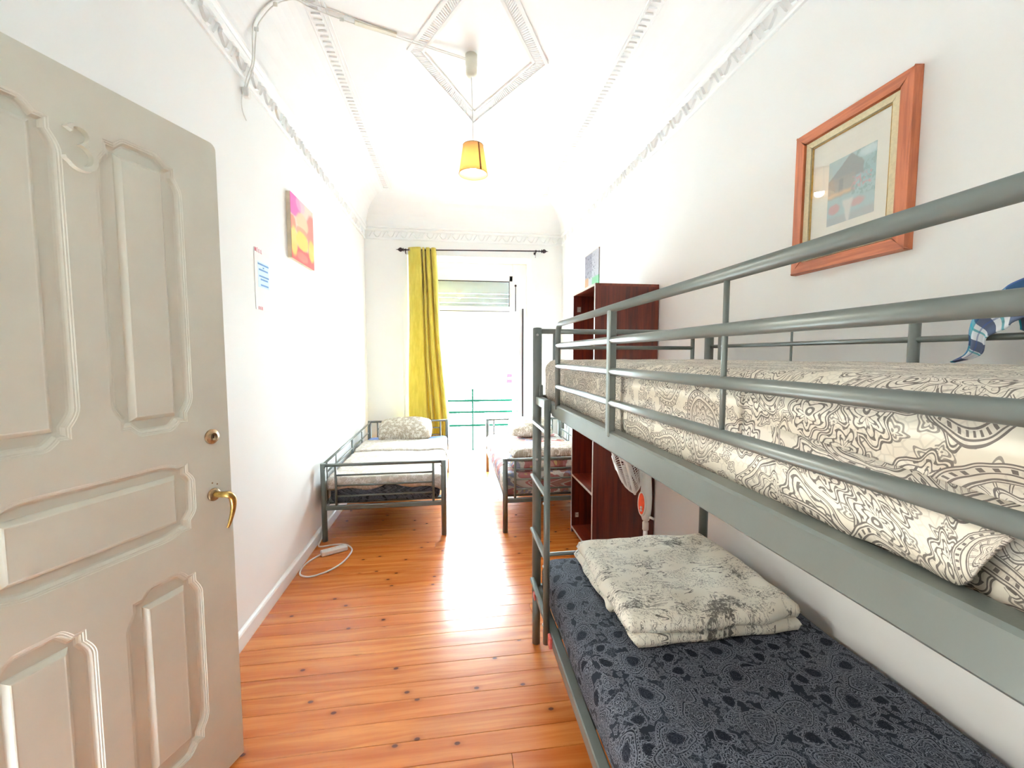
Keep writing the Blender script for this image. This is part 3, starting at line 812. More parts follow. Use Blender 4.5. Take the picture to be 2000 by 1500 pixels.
for ol, pr in zip(outl, PANELS):
    mb = MB(); loops = [(0.0, 0.0), (0.0015, -0.0016), (0.0045, -0.0020), (0.0060, -0.0042), (0.0090, -0.0046), (0.0120, -0.0095), (0.0150, -0.0130), (0.0200, -0.0145)]
    n = len(ol); vs = []; fs = []
    for d, hgt in loops: vs += [dp(a, b, hgt) for a, b in offset_poly(ol, d)]
    for k in range(len(loops) - 1):
        for i in range(n): fs.append((k * n + i, k * n + (i + 1) % n, (k + 1) * n + (i + 1) % n, (k + 1) * n + i))
    inner = offset_poly(ol, loops[-1][0])
    fx, fz = pr[7]; r0 = [(pr[0] + fx - .012, pr[2] + fz - .012), (pr[1] - fx + .012, pr[2] + fz - .012), (pr[1] - fx + .012, pr[3] - fz + .012), (pr[0] + fx - .012, pr[3] - fz + .012)]
    flat, tris = tess([inner, r0]); base = len(vs)
    vs += [dp(a, b, loops[-1][1]) for a, b in flat]; fs += [tuple(base + i for i in t) for t in tris]
    k0 = base + n
    rs = [(0.0015, -0.0115), (0.0100, -0.0022), (0.0125, -0.0008), (0.0150, -0.0012)]
    prev = k0
    for d, hgt in rs:
        q = offset_poly(r0, d); o_ = len(vs); vs += [dp(a, b, hgt) for a, b in q]
        fs += [(prev + i, prev + (i + 1) % 4, o_ + (i + 1) % 4, o_ + i) for i in range(4)]; prev = o_
    fs.append(tuple(prev + i for i in range(4)))
    mb.add(vs, fs)
    o = make('panel', mb, DOORP, door1, (DL.x, DL.y, 0))
    bm = bmesh.new(); bm.from_mesh(o.data); bmesh.ops.remove_doubles(bm, verts=bm.verts[:], dist=1e-5); bmesh.ops.recalc_face_normals(bm, faces=bm.faces[:]); bm.to_mesh(o.data); bm.free()
# numeral 3 (s runs leftwards seen from the room, so mirror)
cs, cz = 0.350, 1.945
def ribbon(pts, widths, h):
    mb = MB(); vs = []
    P = [Vector(p) for p in pts]
    for i, p in enumerate(P):
        t = (P[min(i + 1, len(P) - 1)] - P[max(i - 1, 0)]).normalized(); nn = Vector((-t.y, t.x)); w = widths[i]
        a, b = p + nn * w, p - nn * w; a2, b2 = p + nn * w * .7, p - nn * w * .7
        vs += [dp(cs - a.x, cz + a.y, 0), dp(cs - a2.x, cz + a2.y, h), dp(cs - b2.x, cz + b2.y, h), dp(cs - b.x, cz + b.y, 0)]
    fs = []
    for i in range(len(P) - 1):
        for k in range(4): fs.append((i * 4 + k, i * 4 + (k + 1) % 4, i * 4 + 4 + (k + 1) % 4, i * 4 + 4 + k))
    fs += [(3, 2, 1, 0), tuple(len(vs) - 4 + k for k in range(4))]
    return mb.add(vs, fs)
up_ = arc((0.0, 0.026), 0.022, radians(165), radians(-90), 18); lo_ = arc((0.0, -0.024), 0.028, radians(90), radians(-165), 20)
path3 = up_ + lo_[1:]
wd = [0.0095 if i < 2 else 0.004 + 0.0045 * abs(sin(pi * i / 19)) for i in range(19)] + [0.004 + 0.005 * sin(pi * i / 20) if i < 19 else 0.0095 for i in range(1, 21)]
make('numeral', ribbon(path3, [w * 0.9 for w in wd], 0.013), DOORP, door1, (DL.x, DL.y, 0))
def door_axis(s, z, h=0.0):
    M_ = Matrix((( -DD.x, 0, DN.x, 0), (-DD.y, 0, DN.y, 0), (0, 1, 0, 0), (0, 0, 0, 1))); M_ = M_.copy()
    M_.translation = dp(s, z, h); return M_
lk = make('lock_cylinder', MB().lathe([(0.024, -.002), (0.024, .004), (0.022, .007), (0.015, .008), (0.014, .011), (0.011, .012), (0.010, .008)], 28, door_axis(0.045, 1.175)), BRASSD, door1, (DL.x, DL.y, 0))
make('keyhole', MB().box(-.0015, .0015, -.005, .005, .0078, .0092, mat=door_axis(0.045, 1.175)), BLACKM, lk, (DL.x, DL.y, 0))
hd = make('handle', MB().lathe([(0.021, -.002), (0.021, .005), (0.018, .008), (0.012, .010), (0.010, .010)], 24, door_axis(0.048, 0.983)), BRASSD, door1, (DL.x, DL.y, 0))
lv = spline([dp(0.048, 0.984, .008), dp(0.047, 0.985, .035), dp(0.041, 0.984, .052), dp(0.031, 0.972, .056), dp(0.026, 0.945, .054), dp(0.028, 0.915, .050), dp(0.036, 0.885, .046), dp(0.042, 0.872, .044)], 5)
rr = [0.010] * 8 + [0.0105] * 12; rr = (rr + [0.0095] * 60)[:len(lv)]
nl = len(lv)
for i in range(nl):
    f = i / (nl - 1)
    if f > 0.5: rr[i] = 0.0105 * (1 - (f - .5) * 1.35)
make('lever', tube(lv, rr, n=12), BRASS, hd, (DL.x, DL.y, 0))
for s, z in ((0.050, 1.022), (0.033, 1.014)):
    make('screw_hole', MB().lathe([(0.003, -.001), (0.003, .0004), (0.001, .0005)], 8, door_axis(s, z)), BRASSD, door1, (DL.x, DL.y, 0))

# ------------------------------------------------------------------ bunk bed
BX0, BX1, BY1, BY0 = 0.397, 1.285, 1.955, 0.03
bunk = thing('bunk_bed', 'grey green tubular steel bunk bed with ladder along the right wall', 'bunk bed', (0.84, 0.99, 0))
P_ = lambda n, mb, m=STEEL, par=bunk: make(n, mb, m, par)
for x in (BX0, BX1):
    for y in (BY0, BY1):
        mb = MB(); mb.tube([(x, y, 0), (x, y, 0.268)], 0.0195, n=16); P_('leg', mb)
        po = P_('post', tube([(x, y, 0.268), (x, y, 1.566)], 0.0215, n=18))
        P_('post_cap', MB().lathe([(0.0215, 0), (0.020, .004), (0.012, .006)], 18, Matrix.Translation((x, y, 1.566))))
def rail(name, pts, r, n=12, par=bunk): return make(name, tube(pts, r, n=n), STEEL, par)
# front guard rail: looped tube, three lower rails, uprights
GX = 0.390
rail('guard_rail', fillet([(GX, 1.532, 1.235), (GX, 1.532, 1.556), (GX, BY0, 1.556)], 0.045), 0.0100, 14)
for z in (1.477, 1.400, 1.322): rail('guard_bar', [(GX, 1.532, z), (GX, BY0, z)], 0.0098)
P_('guard_upright', MB().box(GX - .010, GX + .010, 0.984, 1.004, 1.235, 1.552, b=.003))
rail('guard_spindle', [(GX, 0.556, 1.322), (GX, 0.556, 1.552)], 0.0042, 8)
# side beams and end rails of both decks
for z0, z1 in ((1.198, 1.250), (0.255, 0.302)):
    P_('side_beam', MB().box(0.384, 0.420, BY0 + .015, BY1 - .008 if z0 < 1 else 1.60, z0, z1, b=.004))
    P_('side_beam', MB().box(BX1 - .018, BX1 + .018, BY0 + .015, BY1 - .01, z0, z1, b=.004))
    for y in (BY0, BY1): P_('end_beam', MB().box(BX0, BX1, y - .012, y + .012, z0, z1, b=.004))
P_('beam_stub', MB().box(0.386, 0.418, 1.60, BY1 - .01, 1.205, 1.246, b=.004))
for y in (BY0, BY1):
    rail('end_rail', [(BX0, y, 1.554), (BX1, y, 1.554)], 0.0125)
    rail('end_bar', [(BX0 + .085, y, 1.477), (BX1 - .09, y, 1.477)], 0.0095)
    rail('end_bar', [(BX0 + .085, y, 1.38), (BX1 - .09, y, 1.38)], 0.0095)
    for x in (BX0 + .085, BX1 - .09): rail('end_upright', [(x, y, 1.23), (x, y, 1.55)], 0.0095)
    rail('end_bar', [(BX0, y, 0.452), (BX1, y, 0.452)], 0.0095)
# rear guard
rail('rear_guard_rail', [(BX1, BY0, 1.556), (BX1, BY1, 1.556)], 0.0100)
rail('rear_guard_bar', [(BX1, BY0, 1.484), (BX1, BY1, 1.484)], 0.0085)
for y in (1.86, 1.005): rail('rear_upright', [(BX1, y, 1.235), (BX1, y, 1.552)], 0.0135)
for y in (1.435, 0.50): rail('rear_spindle', [(BX1, y, 1.235), (BX1, y, 1.552)], 0.0042, 8)
# slats under each mattress
for z in (1.206, 0.262):
    for k in range(9):
        y = 0.16 + k * 0.21
        P_('slat', MB().box(0.415, BX1 - .015, y - .03, y + .03, z, z + .012, b=.002))
# ladder
LX = 0.373
lad = P_('ladder_rail', tube([(LX, 1.628, 0.232), (LX, 1.628, 1.262)], 0.0135, n=14))
for z in (1.128, 0.863, 0.597, 0.343):
    rg = P_('rung', MB().box(LX - .011, LX + .011, 1.628, BY1 - .012, z - .007, z + .007, b=.003))
    bo = MB(); bo.lathe([(0.006, 0), (0.006, .003), (0.003, .005)], 10, Matrix.Translation((LX - .012, 1.628, z - .03)) @ Matrix.Rotation(radians(-90), 4, 'Y'))
    make('bolt', bo, STEEL2, rg)
for z in (1.536, 0.94, 0.55):
    make('bolt', MB().lathe([(0.006, -.002), (0.006, .003), (0.003, .005)], 10, Matrix.Translation((BX0 - .004, BY1 - .021, z)) @ Matrix.Rotation(radians(90), 4, 'X')), STEEL2, bunk)
P_('bracket', MB().box(BX0 + .004, BX0 + .022, BY1 - .034, BY1 - .018, 1.190, 1.300, b=.003))
P_('bracket', MB().box(GX - .012, GX - .004, 1.615, 1.642, 1.215, 1.262, b=.002))
P_('hanging_tab', MB().box(0.402, 0.408, 1.50, 1.53, 1.165, 1.205, b=.001)); 
make('red_clip', MB().box(0.376, 0.384, BY1 - .055, BY1 - .022, 0.250, 0.285, b=.003), REDTAPE, bunk)
make('red_clip', MB().box(0.372, 0.3845, 1.560, 1.596, 0.252, 0.300, b=.003), REDTAPE, bunk)

# ------------------------------------------------------------------ soft goods
def mattress(name, x0, x1, y0, y1, z0, z1, mat, label, cat='mattress', r=0.045, amp=0.004, group=None, seed=0.0, sag=0.0, nseg=None):
    """swept rounded box, uv in metres, unrolled round the sides"""
    prof = []; n = 6
    def corner(cx, cz, a0):
        for k in range(n + 1):
            a = a0 - pi / 2 * k / n; prof.append((cx + r * cos(a), cz + r * sin(a)))
    corner(x0 + r, z0 + r, -pi / 2); 
    m_ = 10
    for k in range(1, 6): prof.append((x0, z0 + r + (z1 - z0 - 2 * r) * k / 6))
    corner(x0 + r, z1 - r, pi)
    for k in range(1, 24): prof.append((x0 + r + (x1 - x0 - 2 * r) * k / 24, z1))
    corner(x1 - r, z1 - r, pi / 2)
    for k in range(1, 6): prof.append((x1, z1 - r - (z1 - z0 - 2 * r) * k / 6))
    corner(x1 - r, z0 + r, 0.0)
    al = [0.0]
    for a, b in zip(prof, prof[1:]): al.append(al[-1] + sqrt((a[0] - b[0]) ** 2 + (a[1] - b[1]) ** 2))
    N = len(prof); ys = []
    ny = nseg or int((y1 - y0) / 0.035)
    ends = [(0.0, 0.32), (0.0, 0.62), (0.004, 0.80), (0.014, 0.92), (0.03, 0.985), (0.045, 1.0)]
    for e, sc in ends: ys.append((y0 + e, sc, e))
    for k in range(1, ny): ys.append((y0 + .045 + (y1 - y0 - .09) * k / ny, 1.0, 0.045))
    for e, sc in reversed(ends): ys.append((y1 - e, sc, e))
    cx, cz = (x0 + x1) / 2, (z0 + z1) / 2
    vs, uvs, fs = [], [], []
    hx, hz = (x1 - x0) / 2, (z1 - z0) / 2
    for (y, sc, e) in ys:
        ins = (1 - sc) * hz
        for (px, pz), a in zip(prof, al):
            qx = cx + (px - cx) * (hx - ins) / hx; qz = cz + (pz - cz) * sc
            w = nz(px * 5 + seed, y * 5, pz * 5) * amp + nz(px * 17 + seed, y * 17, pz * 17) * amp * .5
            d = Vector((qx - cx, 0, qz - cz)); d.x *= 0.3; d = d.normalized() if d.length > 1e-6 else Vector((0, 0, 1))
            vs.append(Vector((qx, y, qz)) + d * w); uvs.append((y + (-(1 - sc) * .1 if y > cx else 0), a))
    for j in range(len(ys) - 1):
        for i in range(N - 1):
            k = j * N + i; fs.append((k, k + 1, k + N + 1, k + N))
        fs.append((j * N + N - 1, j * N, j * N + N, j * N + 2 * N - 1))
    fs.append(tuple(range(N))); fs.append(tuple(len(vs) - 1 - k for k in range(N)))
    o = make(name, MB().add(vs, fs, uvs, True), mat, None, (cx, cz * 0 + (y0 + y1) / 2, z0))
    return tag(o, label, cat, group)

um = mattress('mattress', 0.424, 1.262, 0.05, 1.925, 1.219, 1.420, PAISL, 'ivory mattress with black paisley cover on the upper bunk', r=0.05, amp=0.004, seed=2.0)
lm = mattress('mattress', 0.412, 1.345, 0.05, 1.925, 0.275, 0.455, PAISD, 'dark navy paisley mattress on the lower bunk under the folded quilt', r=0.06, amp=0.004, seed=9.0)
# loose corner of the fitted sheet hanging out over the beam
FE = spline([(0, .47, 1.262), (0, .392, 1.250), (0, .346, 1.2535), (0, .309, 1.2535), (0, .281, 1.2515), (0, .269, 1.2555), (0, .259, 1.276), (0, .246, 1.300)], 6)
def flap(a, b):
    e = FE[int(round(a * (len(FE) - 1)))]; top = Vector((0.4235, 0.50 - a * 0.27, 1.345 - 0.02 * a))
    p = top.lerp(Vector((0.4165 - 0.012 * a, e.y, e.z)), b); p.x -= 0.006 * sin(b * pi) * a; return p
make('loose_sheet_edge', MB().grid(42, 8, flap, lambda a, b: (0.5 - a * .27, 0.21 - b * .09)), PAISL, um, (0.843, 0.9875, 1.219), solid=0.003)

# folded toile quilt on the lower bunk: two folds
def slab(x0, x1, y0, y1, z0, z1, r, amp, seed, wob=0.0, nu=44, nv=44):
    """closed rounded slab as upper and lower grids"""
    mb = MB(); cx, cy_ = (x0 + x1) / 2, (y0 + y1) / 2; hx, hy, hz = (x1 - x0) / 2, (y1 - y0) / 2, (z1 - z0) / 2
    def se(t): return math.copysign(abs(t) ** 0.75, t)
    def edge(u, v):
        m = max(abs(u), abs(v))
        return (1 - max(0.0, (m - (1 - r / min(hx, hy))) / (r / min(hx, hy))) ** 2) ** 0.5 if m < 1 else 0.0
    def pt(a, b, s):
        u, v = a * 2 - 1, b * 2 - 1
        u2, v2 = u * (1 - 0.03 * v * v * wob), v * (1 - 0.03 * u * u * wob)
        x, y = cx + u2 * hx, cy_ + v2 * hy
        x += nz(v * 3 + seed, u * .5, 1.0) * wob * .018; y += nz(u * 3 + seed, v * .5, 4.0) * wob * .018
        h = hz * edge(u, v)
        z = (z0 + z1) / 2 + s * h
        if s > 0: z += (nz(x * 6 + seed, y * 6, 0) * amp + nz(x * 15, y * 15 + seed, 2) * amp * .4) * edge(u, v)
        return Vector((x, y, z))
    uvf = lambda a, b: (x0 + (x1 - x0) * a, y0 + (y1 - y0) * b)
    top = MB().grid(nu, nv, lambda a, b: pt(a, b, 1), uvf); bot = MB().grid(nu, nv, lambda a, b: pt(b, a, -1), lambda a, b: uvf(b, a))
    mb.add(top.v, top.f, top.uv, True); mb.add(bot.v, bot.f, bot.uv, True)
    return mb
def weld(o):
    bm = bmesh.new(); bm.from_mesh(o.data); bmesh.ops.remove_doubles(bm, verts=bm.verts[:], dist=2e-4); bmesh.ops.recalc_face_normals(bm, faces=bm.faces[:]); bm.to_mesh(o.data); bm.free(); return o
fq = thing('folded_quilt', 'white quilt with black toile print folded on the lower bunk', 'quilt', (0.9, 1.58, 0.456))
weld(make('quilt_fold', slab(0.565, 1.235, 1.44, 1.895, 0.455, 0.512, 0.030, 0.006, 1.0, 0.8), TOILE, fq))
weld(make('quilt_fold', slab(0.563, 1.232, 1.235, 1.875, 0.497, 0.566, 0.045, 0.010, 4.0, 1.0, 60, 60), TOILE, fq))
weld(make('quilt_fold', slab(0.585, 1.225, 1.245, 1.60, 0.455, 0.510, 0.030, 0.004, 6.0, 0.5), TOILE, fq))

# plaid cloth hung over the rear guard rail
pc = thing('plaid_cloth', 'blue, white and teal plaid cloth hung over the rear guard rail of the upper bunk', 'cloth', (BX1, 0.75, 1.55))
def strip_cloth(name, A, B, x, wav, mat=PLAID):
    """a fall of cloth between two (y, z) edge lines"""
    SA, SB = spline([(0, *p) for p in A], 6), spline([(0, *p) for p in B], 6); n = len(SA) - 1
    def fn(a, b):
        i = min(n, int(round(b * n))); p = SA[i].lerp(SB[i], a)
        return Vector((x + wav * sin(a * 8 + b * 3) + wav * 0.5 * sin(b * 11), p.y, p.z))
    L = 0.03 + sum((q - p).length for p, q in zip(SA, SA[1:]))
    make(name, MB().grid(10, n, fn, lambda a, b: (a * .11, b * L)), mat, pc, solid=0.003)
strip_cloth('front_fall', [(0.892, 1.424), (0.87, 1.443), (0.862, 1.473), (0.861, 1.508), (0.848, 1.556), (0.81, 1.590), (0.768, 1.612), (0.60, 1.66)],
    [(0.890, 1.4225), (0.856, 1.432), (0.833, 1.447), (0.826, 1.479), (0.815, 1.490), (0.789, 1.503), (0.762, 1.522), (0.60, 1.57)], 1.256, 0.006)
strip_cloth('back_fall', [(0.80, 1.575), (0.77, 1.600), (0.72, 1.62), (0.60, 1.65)], [(0.800, 1.500), (0.775, 1.487), (0.72, 1.47), (0.60, 1.45)], 1.306, 0.004)
make('fold_over', MB().grid(8, 12, lambda a, b: Vector((1.256 + .05 * a, 0.79 - .19 * b, 1.590 + .055 * b + 0.012 * sin(a * pi))), lambda a, b: (a * .05, b * .2)), PLAID, pc, solid=0.003)

# ------------------------------------------------------------------ single beds
def single_bed(ox, oy, label, mirror=1):
    b = thing('single_bed', label, 'bed', (ox, oy, 0), 'grey steel single beds')
    X = lambda x: ox + x * mirror
    Q = lambda n, mb, par=b, m=STEEL: make(n, mb, m, par)
    hx, LEN = 0.456, 1.80
    for x in (-hx, hx):
        Q('post', tube([(X(x), oy, 0), (X(x), oy, 0.612)], 0.0205, n=14)); Q('post', tube([(X(x), oy + LEN, 0), (X(x), oy + LEN, 0.660)], 0.0205, n=14))
    for y, zt, zs in ((oy, 0.597, (0.516, 0.434, 0.352)), (oy + LEN, 0.647, (0.56, 0.475, 0.39))):
        Q('end_rail', tube([(X(-hx), y, zt), (X(hx), y, zt)], 0.0125, n=10)); Q('end_beam', MB().box(ox - hx, ox + hx, y - .012, y + .012, 0.245, 0.28, b=.004))
        for z in zs: Q('end_bar', tube([(X(-.365), y, z), (X(.375), y, z)], 0.0075, n=8))
        for x in (-.365, .375): Q('end_upright', tube([(X(x), y, 0.27), (X(x), y, zt)], 0.0095, n=8))
    for x in (-hx, hx): Q('side_beam', MB().box(X(x) - .014, X(x) + .014, oy, oy + LEN, 0.25, 0.285, b=.004))
    Q('guard_rail', tube([(X(-hx), oy, 0.602), (X(-hx), oy + LEN, 0.635)], 0.0095, n=8))
    Q('guard_bar', tube([(X(-hx), oy + .1, 0.52), (X(-hx), oy + LEN - .1, 0.53)], 0.0075, n=8)); Q('guard_bar', tube([(X(-hx), oy + .1, 0.43), (X(-hx), oy + LEN - .1, 0.44)], 0.0075, n=8))
    for y in (0.10, 0.36, 0.93, 1.36, 1.70): Q('guard_spindle', tube([(X(-hx), oy + y, 0.27), (X(-hx), oy + y, 0.61)], 0.006 if y != .93 else 0.0095, n=8))
    for k in range(8):
        y = oy + 0.12 + k * 0.222; Q('slat', MB().box(ox - hx, ox + hx, y - .03, y + .03, 0.262, 0.276, b=.002))
    for x in (-hx, hx):
        Q('bolt', MB().lathe([(0.007, -.002), (0.007, .003), (0.003, .005)], 10, Matrix.Translation((X(x) - .018 * (1 if x > 0 else -1), oy - .016, 0.57)) @ Matrix.Rotation(radians(90), 4, 'X')), b, STEEL2)
    return b
B1X, B1Y, B2X, B2Y = -0.545, 3.30, 0.860, 3.27
single_bed(B1X, B1Y, 'grey steel single bed with guard rail against the left wall', 1)
single_bed(B2X, B2Y, 'grey steel single bed beyond the wardrobe, right of the balcony door', -1)
mattress('mattress', B1X - .425, B1X + .425, B1Y + .035, B1Y + 1.76, 0.277, 0.462, PAISD, 'dark paisley mattress on the bed against the left wall', r=.05, seed=20.0)
mattress('mattress', B2X - .475, B2X + .425, B2Y + .035, B2Y + 1.76, 0.287, 0.470, FLORAL, 'thin floral covered mattress on the bed beyond the wardrobe', r=.06, amp=.008, seed=30.0)
# left bed: quilt, its turned-back top, pillow
def cover_pt(y, a, lift=0.0, hang=0.10):
    """cross-section over the left mattress: a 0..1 from wall side to the hanging right side"""
    x0, x1 = B1X - .437, B1X + .440; w = x1 - x0; L = w + hang; s = a * L
    if s < w: x, z = x0 + s, 0.468
    else: x, z = x1 + 0.018 * sin((s - w) / hang * 1.4) , 0.468 - (s - w)
    k = min(1.0, max(0.0, (s - (w - .05)) / .05)) if s < w else 1.0
    z -= 0.014 * k * k if s < w else 0.014
    z += lift + 0.010 * nz(x * 4, y * 4, 3.0) + 0.005 * nz(x * 13, y * 13, 8.0)
    x += 0.006 * nz(y * 7, s * 3, 1.0)
    return Vector((x, y, z))
bq = thing('bed_quilt', 'pale beige leaf-print quilt spread over the left single bed', 'quilt', (B1X, 4.0, 0.47))
def quilt(a, b):
    L0, drop = 1.40, 0.085; s = b * (L0 + drop)
    edge = 0.018 * sin(a * 9.0) + 0.016 * sin(a * 21 + 1) + 0.02 * (a - .5)
    if s < drop:
        p = cover_pt(B1Y + .028, a); f = 1 - s / drop
        fall = drop * f * (0.75 + edge * 9)
        if a > 0.93: fall *= 0.6
        return Vector((p.x, B1Y + .028 - 0.010 * sin(f * pi) , p.z - fall))
    return cover_pt(B1Y + .028 + (s - drop), a, 0.012)
make('cover', MB().grid(60, 60, quilt, lambda a, b: (a * 1.0, b * 1.5)), PALEP, bq, solid=0.014)
def turn(a, b):
    y = 4.215 + b * 0.55 + 0.02 * sin(a * 6)
    p = cover_pt(y, a, 0.032 - 0.016 * max(0, (b - .85) / .15), hang=0.085)
    if b < 0.12: p.z -= 0.014 * (1 - b / .12) ** 2
    return p
make('turned_back_edge', MB().grid(50, 24, turn, lambda a, b: (a * 1.0, 3 - b * .55)), PALEP, bq, solid=0.016)
sh = MB().grid(30, 10, lambda a, b: cover_pt(4.70 + b * .335, a, -0.003, 0.03), None)
tag(make('bed_sheet', sh, SHEETB, None, (B1X, 4.9, 0.46), solid=0.004), 'pale blue sheet showing at the head of the left single bed', 'sheet')
def pillow(name, c, hx, hy, hz, tilt, mat, label, seed=0.0, rz=0.0):
    mb = MB(); n = 30
    def pt(a, b, s):
        u, v = a * 2 - 1, b * 2 - 1
        e = max(0.0, (1 - abs(u) ** 3.2)) ** 0.5 * max(0.0, (1 - abs(v) ** 2.6)) ** 0.5
        x, y = hx * u * (1 - .06 * v * v), hy * v * (1 - .05 * u * u)
        z = s * hz * e + (nz(u * 2 + seed, v * 2, s) * .012 + nz(u * 6 + seed, v * 6, s) * .005) * e
        return Vector((x, y, z))
    uvf = lambda a, b: (a * 2 * hx, b * 2 * hy)
    t = MB().grid(n, n, lambda a, b: pt(a, b, 1), uvf); d = MB().grid(n, n, lambda a, b: pt(b, a, -1), lambda a, b: uvf(b, a))
    mb.add(t.v, t.f, t.uv, True); mb.add(d.v, d.f, d.uv, True)
    R = Matrix.Translation(c) @ Matrix.Rotation(rz, 4, 'Z') @ Matrix.Rotation(tilt, 4, 'X'); mb.v = [R @ p for p in mb.v]
    return tag(weld(make(name, mb, mat, None, c)), label, 'pillow')
pillow('pillow', (B1X - .01, 4.86, 0.590), 0.300, 0.180, 0.108, radians(27), BEIGEP, 'plump beige leaf-print pillow at the head of the left single bed', 1.0, 0.04)
pillow('pillow', (0.90, 4.86, 0.585), 0.26, 0.17, 0.085, radians(25), BEIGEP, 'leaf-print pillow at the head of the bed beyond the wardrobe', 5.0)
fb = thing('folded_blanket', 'beige folded blanket at the foot of the bed beyond the wardrobe', 'blanket', (0.86, 3.55, 0.47))
weld(make('blanket_fold', slab(0.465, 1.25, 3.34, 3.74, 0.470, 0.555, 0.04, 0.008, 12.0, 0.8, 36, 30), FLORAL, fb))
weld(make('blanket_fold', slab(0.475, 1.25, 3.35, 3.70, 0.545, 0.655, 0.05, 0.008, 15.0, 0.8, 36, 30), BEIGEP, fb))

# ------------------------------------------------------------------ wardrobe
WX0, WX1, WY0, WY1, WZ = 0.940, 1.392, 2.700, 3.222, 1.922
wd_ = thing('wardrobe', 'open mahogany veneer wardrobe without doors behind the bunk bed', 'wardrobe', (1.17, 2.96, 0))
K = lambda n, mb, m=MAHOG, par=wd_: make(n, mb, m, par)
T_ = 0.017
for y in (WY0, WY1 - T_):
    sp = K('side_panel', MB().box(WX0 + .001, WX1, y, y + T_, 0, WZ - T_)); make('edge_band', MB().box(WX0 - .0005, WX0 + .0025, y, y + T_, 0, WZ), EDGEB, sp)
tp = K('top_panel', MB().box(WX0 + .001, WX1, WY0, WY1, WZ - T_, WZ), MAHOGH); make('edge_band', MB().box(WX0 - .0008, WX0 + .0025, WY0 + T_, WY1 - T_, WZ - T_, WZ), EDGEB, tp)
K('back_panel', MB().box(WX1 - .006, WX1 - .001, WY0 + T_, WY1 - T_, 0.02, WZ - T_))
for z in (0.035, 0.465, 1.02):
    sf = K('shelf', MB().box(WX0 + .004, WX1 - .006, WY0 + T_, WY1 - T_, z, z + T_), MAHOGH); make('edge_band', MB().box(WX0 + .001, WX0 + .0045, WY0 + T_, WY1 - T_, z, z + T_), EDGEB, sf)
K('hanging_rail', tube([(1.17, WY0 + T_, 1.72), (1.17, WY1 - T_, 1.72)], 0.012, n=10), STEEL2)
for z in (1.80, 0.14):
    h = K('hinge_plate', MB().box(WX0 + .03, WX0 + .06, WY1 - T_ - .003, WY1 - T_, z - .02, z + .02, b=.001), STEEL2)
    for dz in (-.012, .012): make('screw', MB().lathe([(0.005, 0), (0.004, .003)], 8, Matrix.Translation((WX0 + .045, WY1 - T_ - .003, z + dz)) @ Matrix.Rotation(radians(90), 4, 'X')), PLASTIC, h)
def hanger(name, y, w, mat, label, thick, rz):
    t = thing(name, label, 'hanger', (1.17, y, 1.74), None)
    R = Matrix.Translation((1.17, y, 1.72)) @ Matrix.Rotation(rz, 4, 'Z')
    hook = [R @ Vector(p) for p in spline([(-.018, 0, .004), (-.006, 0, .022), (.012, 0, .018), (.017, 0, .002), (.010, 0, -.016), (0, 0, -.028), (0, 0, -.05)], 5)]
    make('hook', tube(hook, 0.0022, n=6), STEEL2, t)
    body = [R @ Vector(p) for p in fillet([(0, 0, -.045), (-w, 0, -.135), (w, 0, -.135), (0, 0, -.045)], 0.02, 5)]
    make('body', tube(body, thick, n=8), mat, t)
hanger('clothes_hanger', 2.86, 0.165, PLASTIC, 'white wire clothes hanger on the wardrobe rail', 0.004, radians(24))
hanger('clothes_hanger', 2.80, 0.165, painted('peach_plastic', sr(226, 140, 96), .4, .05, 9, 0), 'peach coloured clothes hanger on the wardrobe rail nearest the side panel', 0.007, radians(12))

# ------------------------------------------------------------------ pedestal fan
fan = thing('pedestal_fan', 'white pedestal fan with red control panel between bunk bed and wardrobe', 'fan', (1.165, 2.36, 0))
FX, FY_ = 1.165, 2.36
V_ = lambda n, mb, m=PLASTIC, par=fan: make(n, mb, m, par)
V_('base', MB().lathe([(0.0, 0.0), (0.19, 0.0), (0.19, .012), (0.16, .028), (0.05, .045), (0.025, .07)], 36, Matrix.Translation((FX, FY_, 0)), caps=False))
V_('pole', tube([(FX, FY_, .06), (FX, FY_, 0.42)], 0.0135, n=14)); V_('pole_collar', MB().lathe([(0.0135, 0), (0.019, .004), (0.019, .05), (0.0135, .056)], 16, Matrix.Translation((FX, FY_, 0.36))))
body = MB(); n = 24
sect = [(0.425, .020, .022), (0.445, .026, .034), (0.50, .030, .044), (0.57, .032, .046), (0.63, .030, .040), (0.70, .028, .030), (0.78, .026, .026), (0.84, .024, .024)]
vs = [];
for z, rx, ry in sect:
    for k in range(n):
        a = 2 * pi * k / n; vs.append((FX + rx * cos(a), FY_ + ry * sin(a), z))
fs = [(i * n + k, i * n + (k + 1) % n, (i + 1) * n + (k + 1) % n, (i + 1) * n + k) for i in range(len(sect) - 1) for k in range(n)] + [tuple(reversed(range(n))), tuple((len(sect) - 1) * n + k for k in range(n))]
V_('neck_housing', body.add(vs, fs, None, True))
pn = MB(); 
RM = Matrix.Translation((FX - .0300, FY_ - .012, 0.535)) @ Matrix.Rotation(radians(28), 4, 'Z') @ Matrix.Rotation(radians(-90), 4, 'Y')
pn.lathe([(1.0, 0), (1.0, .006), (.86, .008)], 28, RM @ Matrix.Diagonal((0.078, 0.030, 1, 1)))
cp = V_('control_panel', pn)
make('red_face', MB().lathe([(1.0, .004), (1.0, .0092), (.9, .0100)], 28, RM @ Matrix.Diagonal((0.066, 0.022, 1, 1))), painted('red_orange_plastic', (0.85, 0.09, 0.03), .3, .1, 20, 0), cp)
for dz in (-.022, -.040): make('button', MB().lathe([(0.008, 0.009), (0.008, .013), (0.005, .0145)], 12, RM @ Matrix.Translation((dz, 0, 0))), PLASTIC, cp)
V_('side_knob', tube([(FX + .01, FY_ - .03, 0.455), (FX + .03, FY_ - .055, 0.448)], 0.008, n=10))
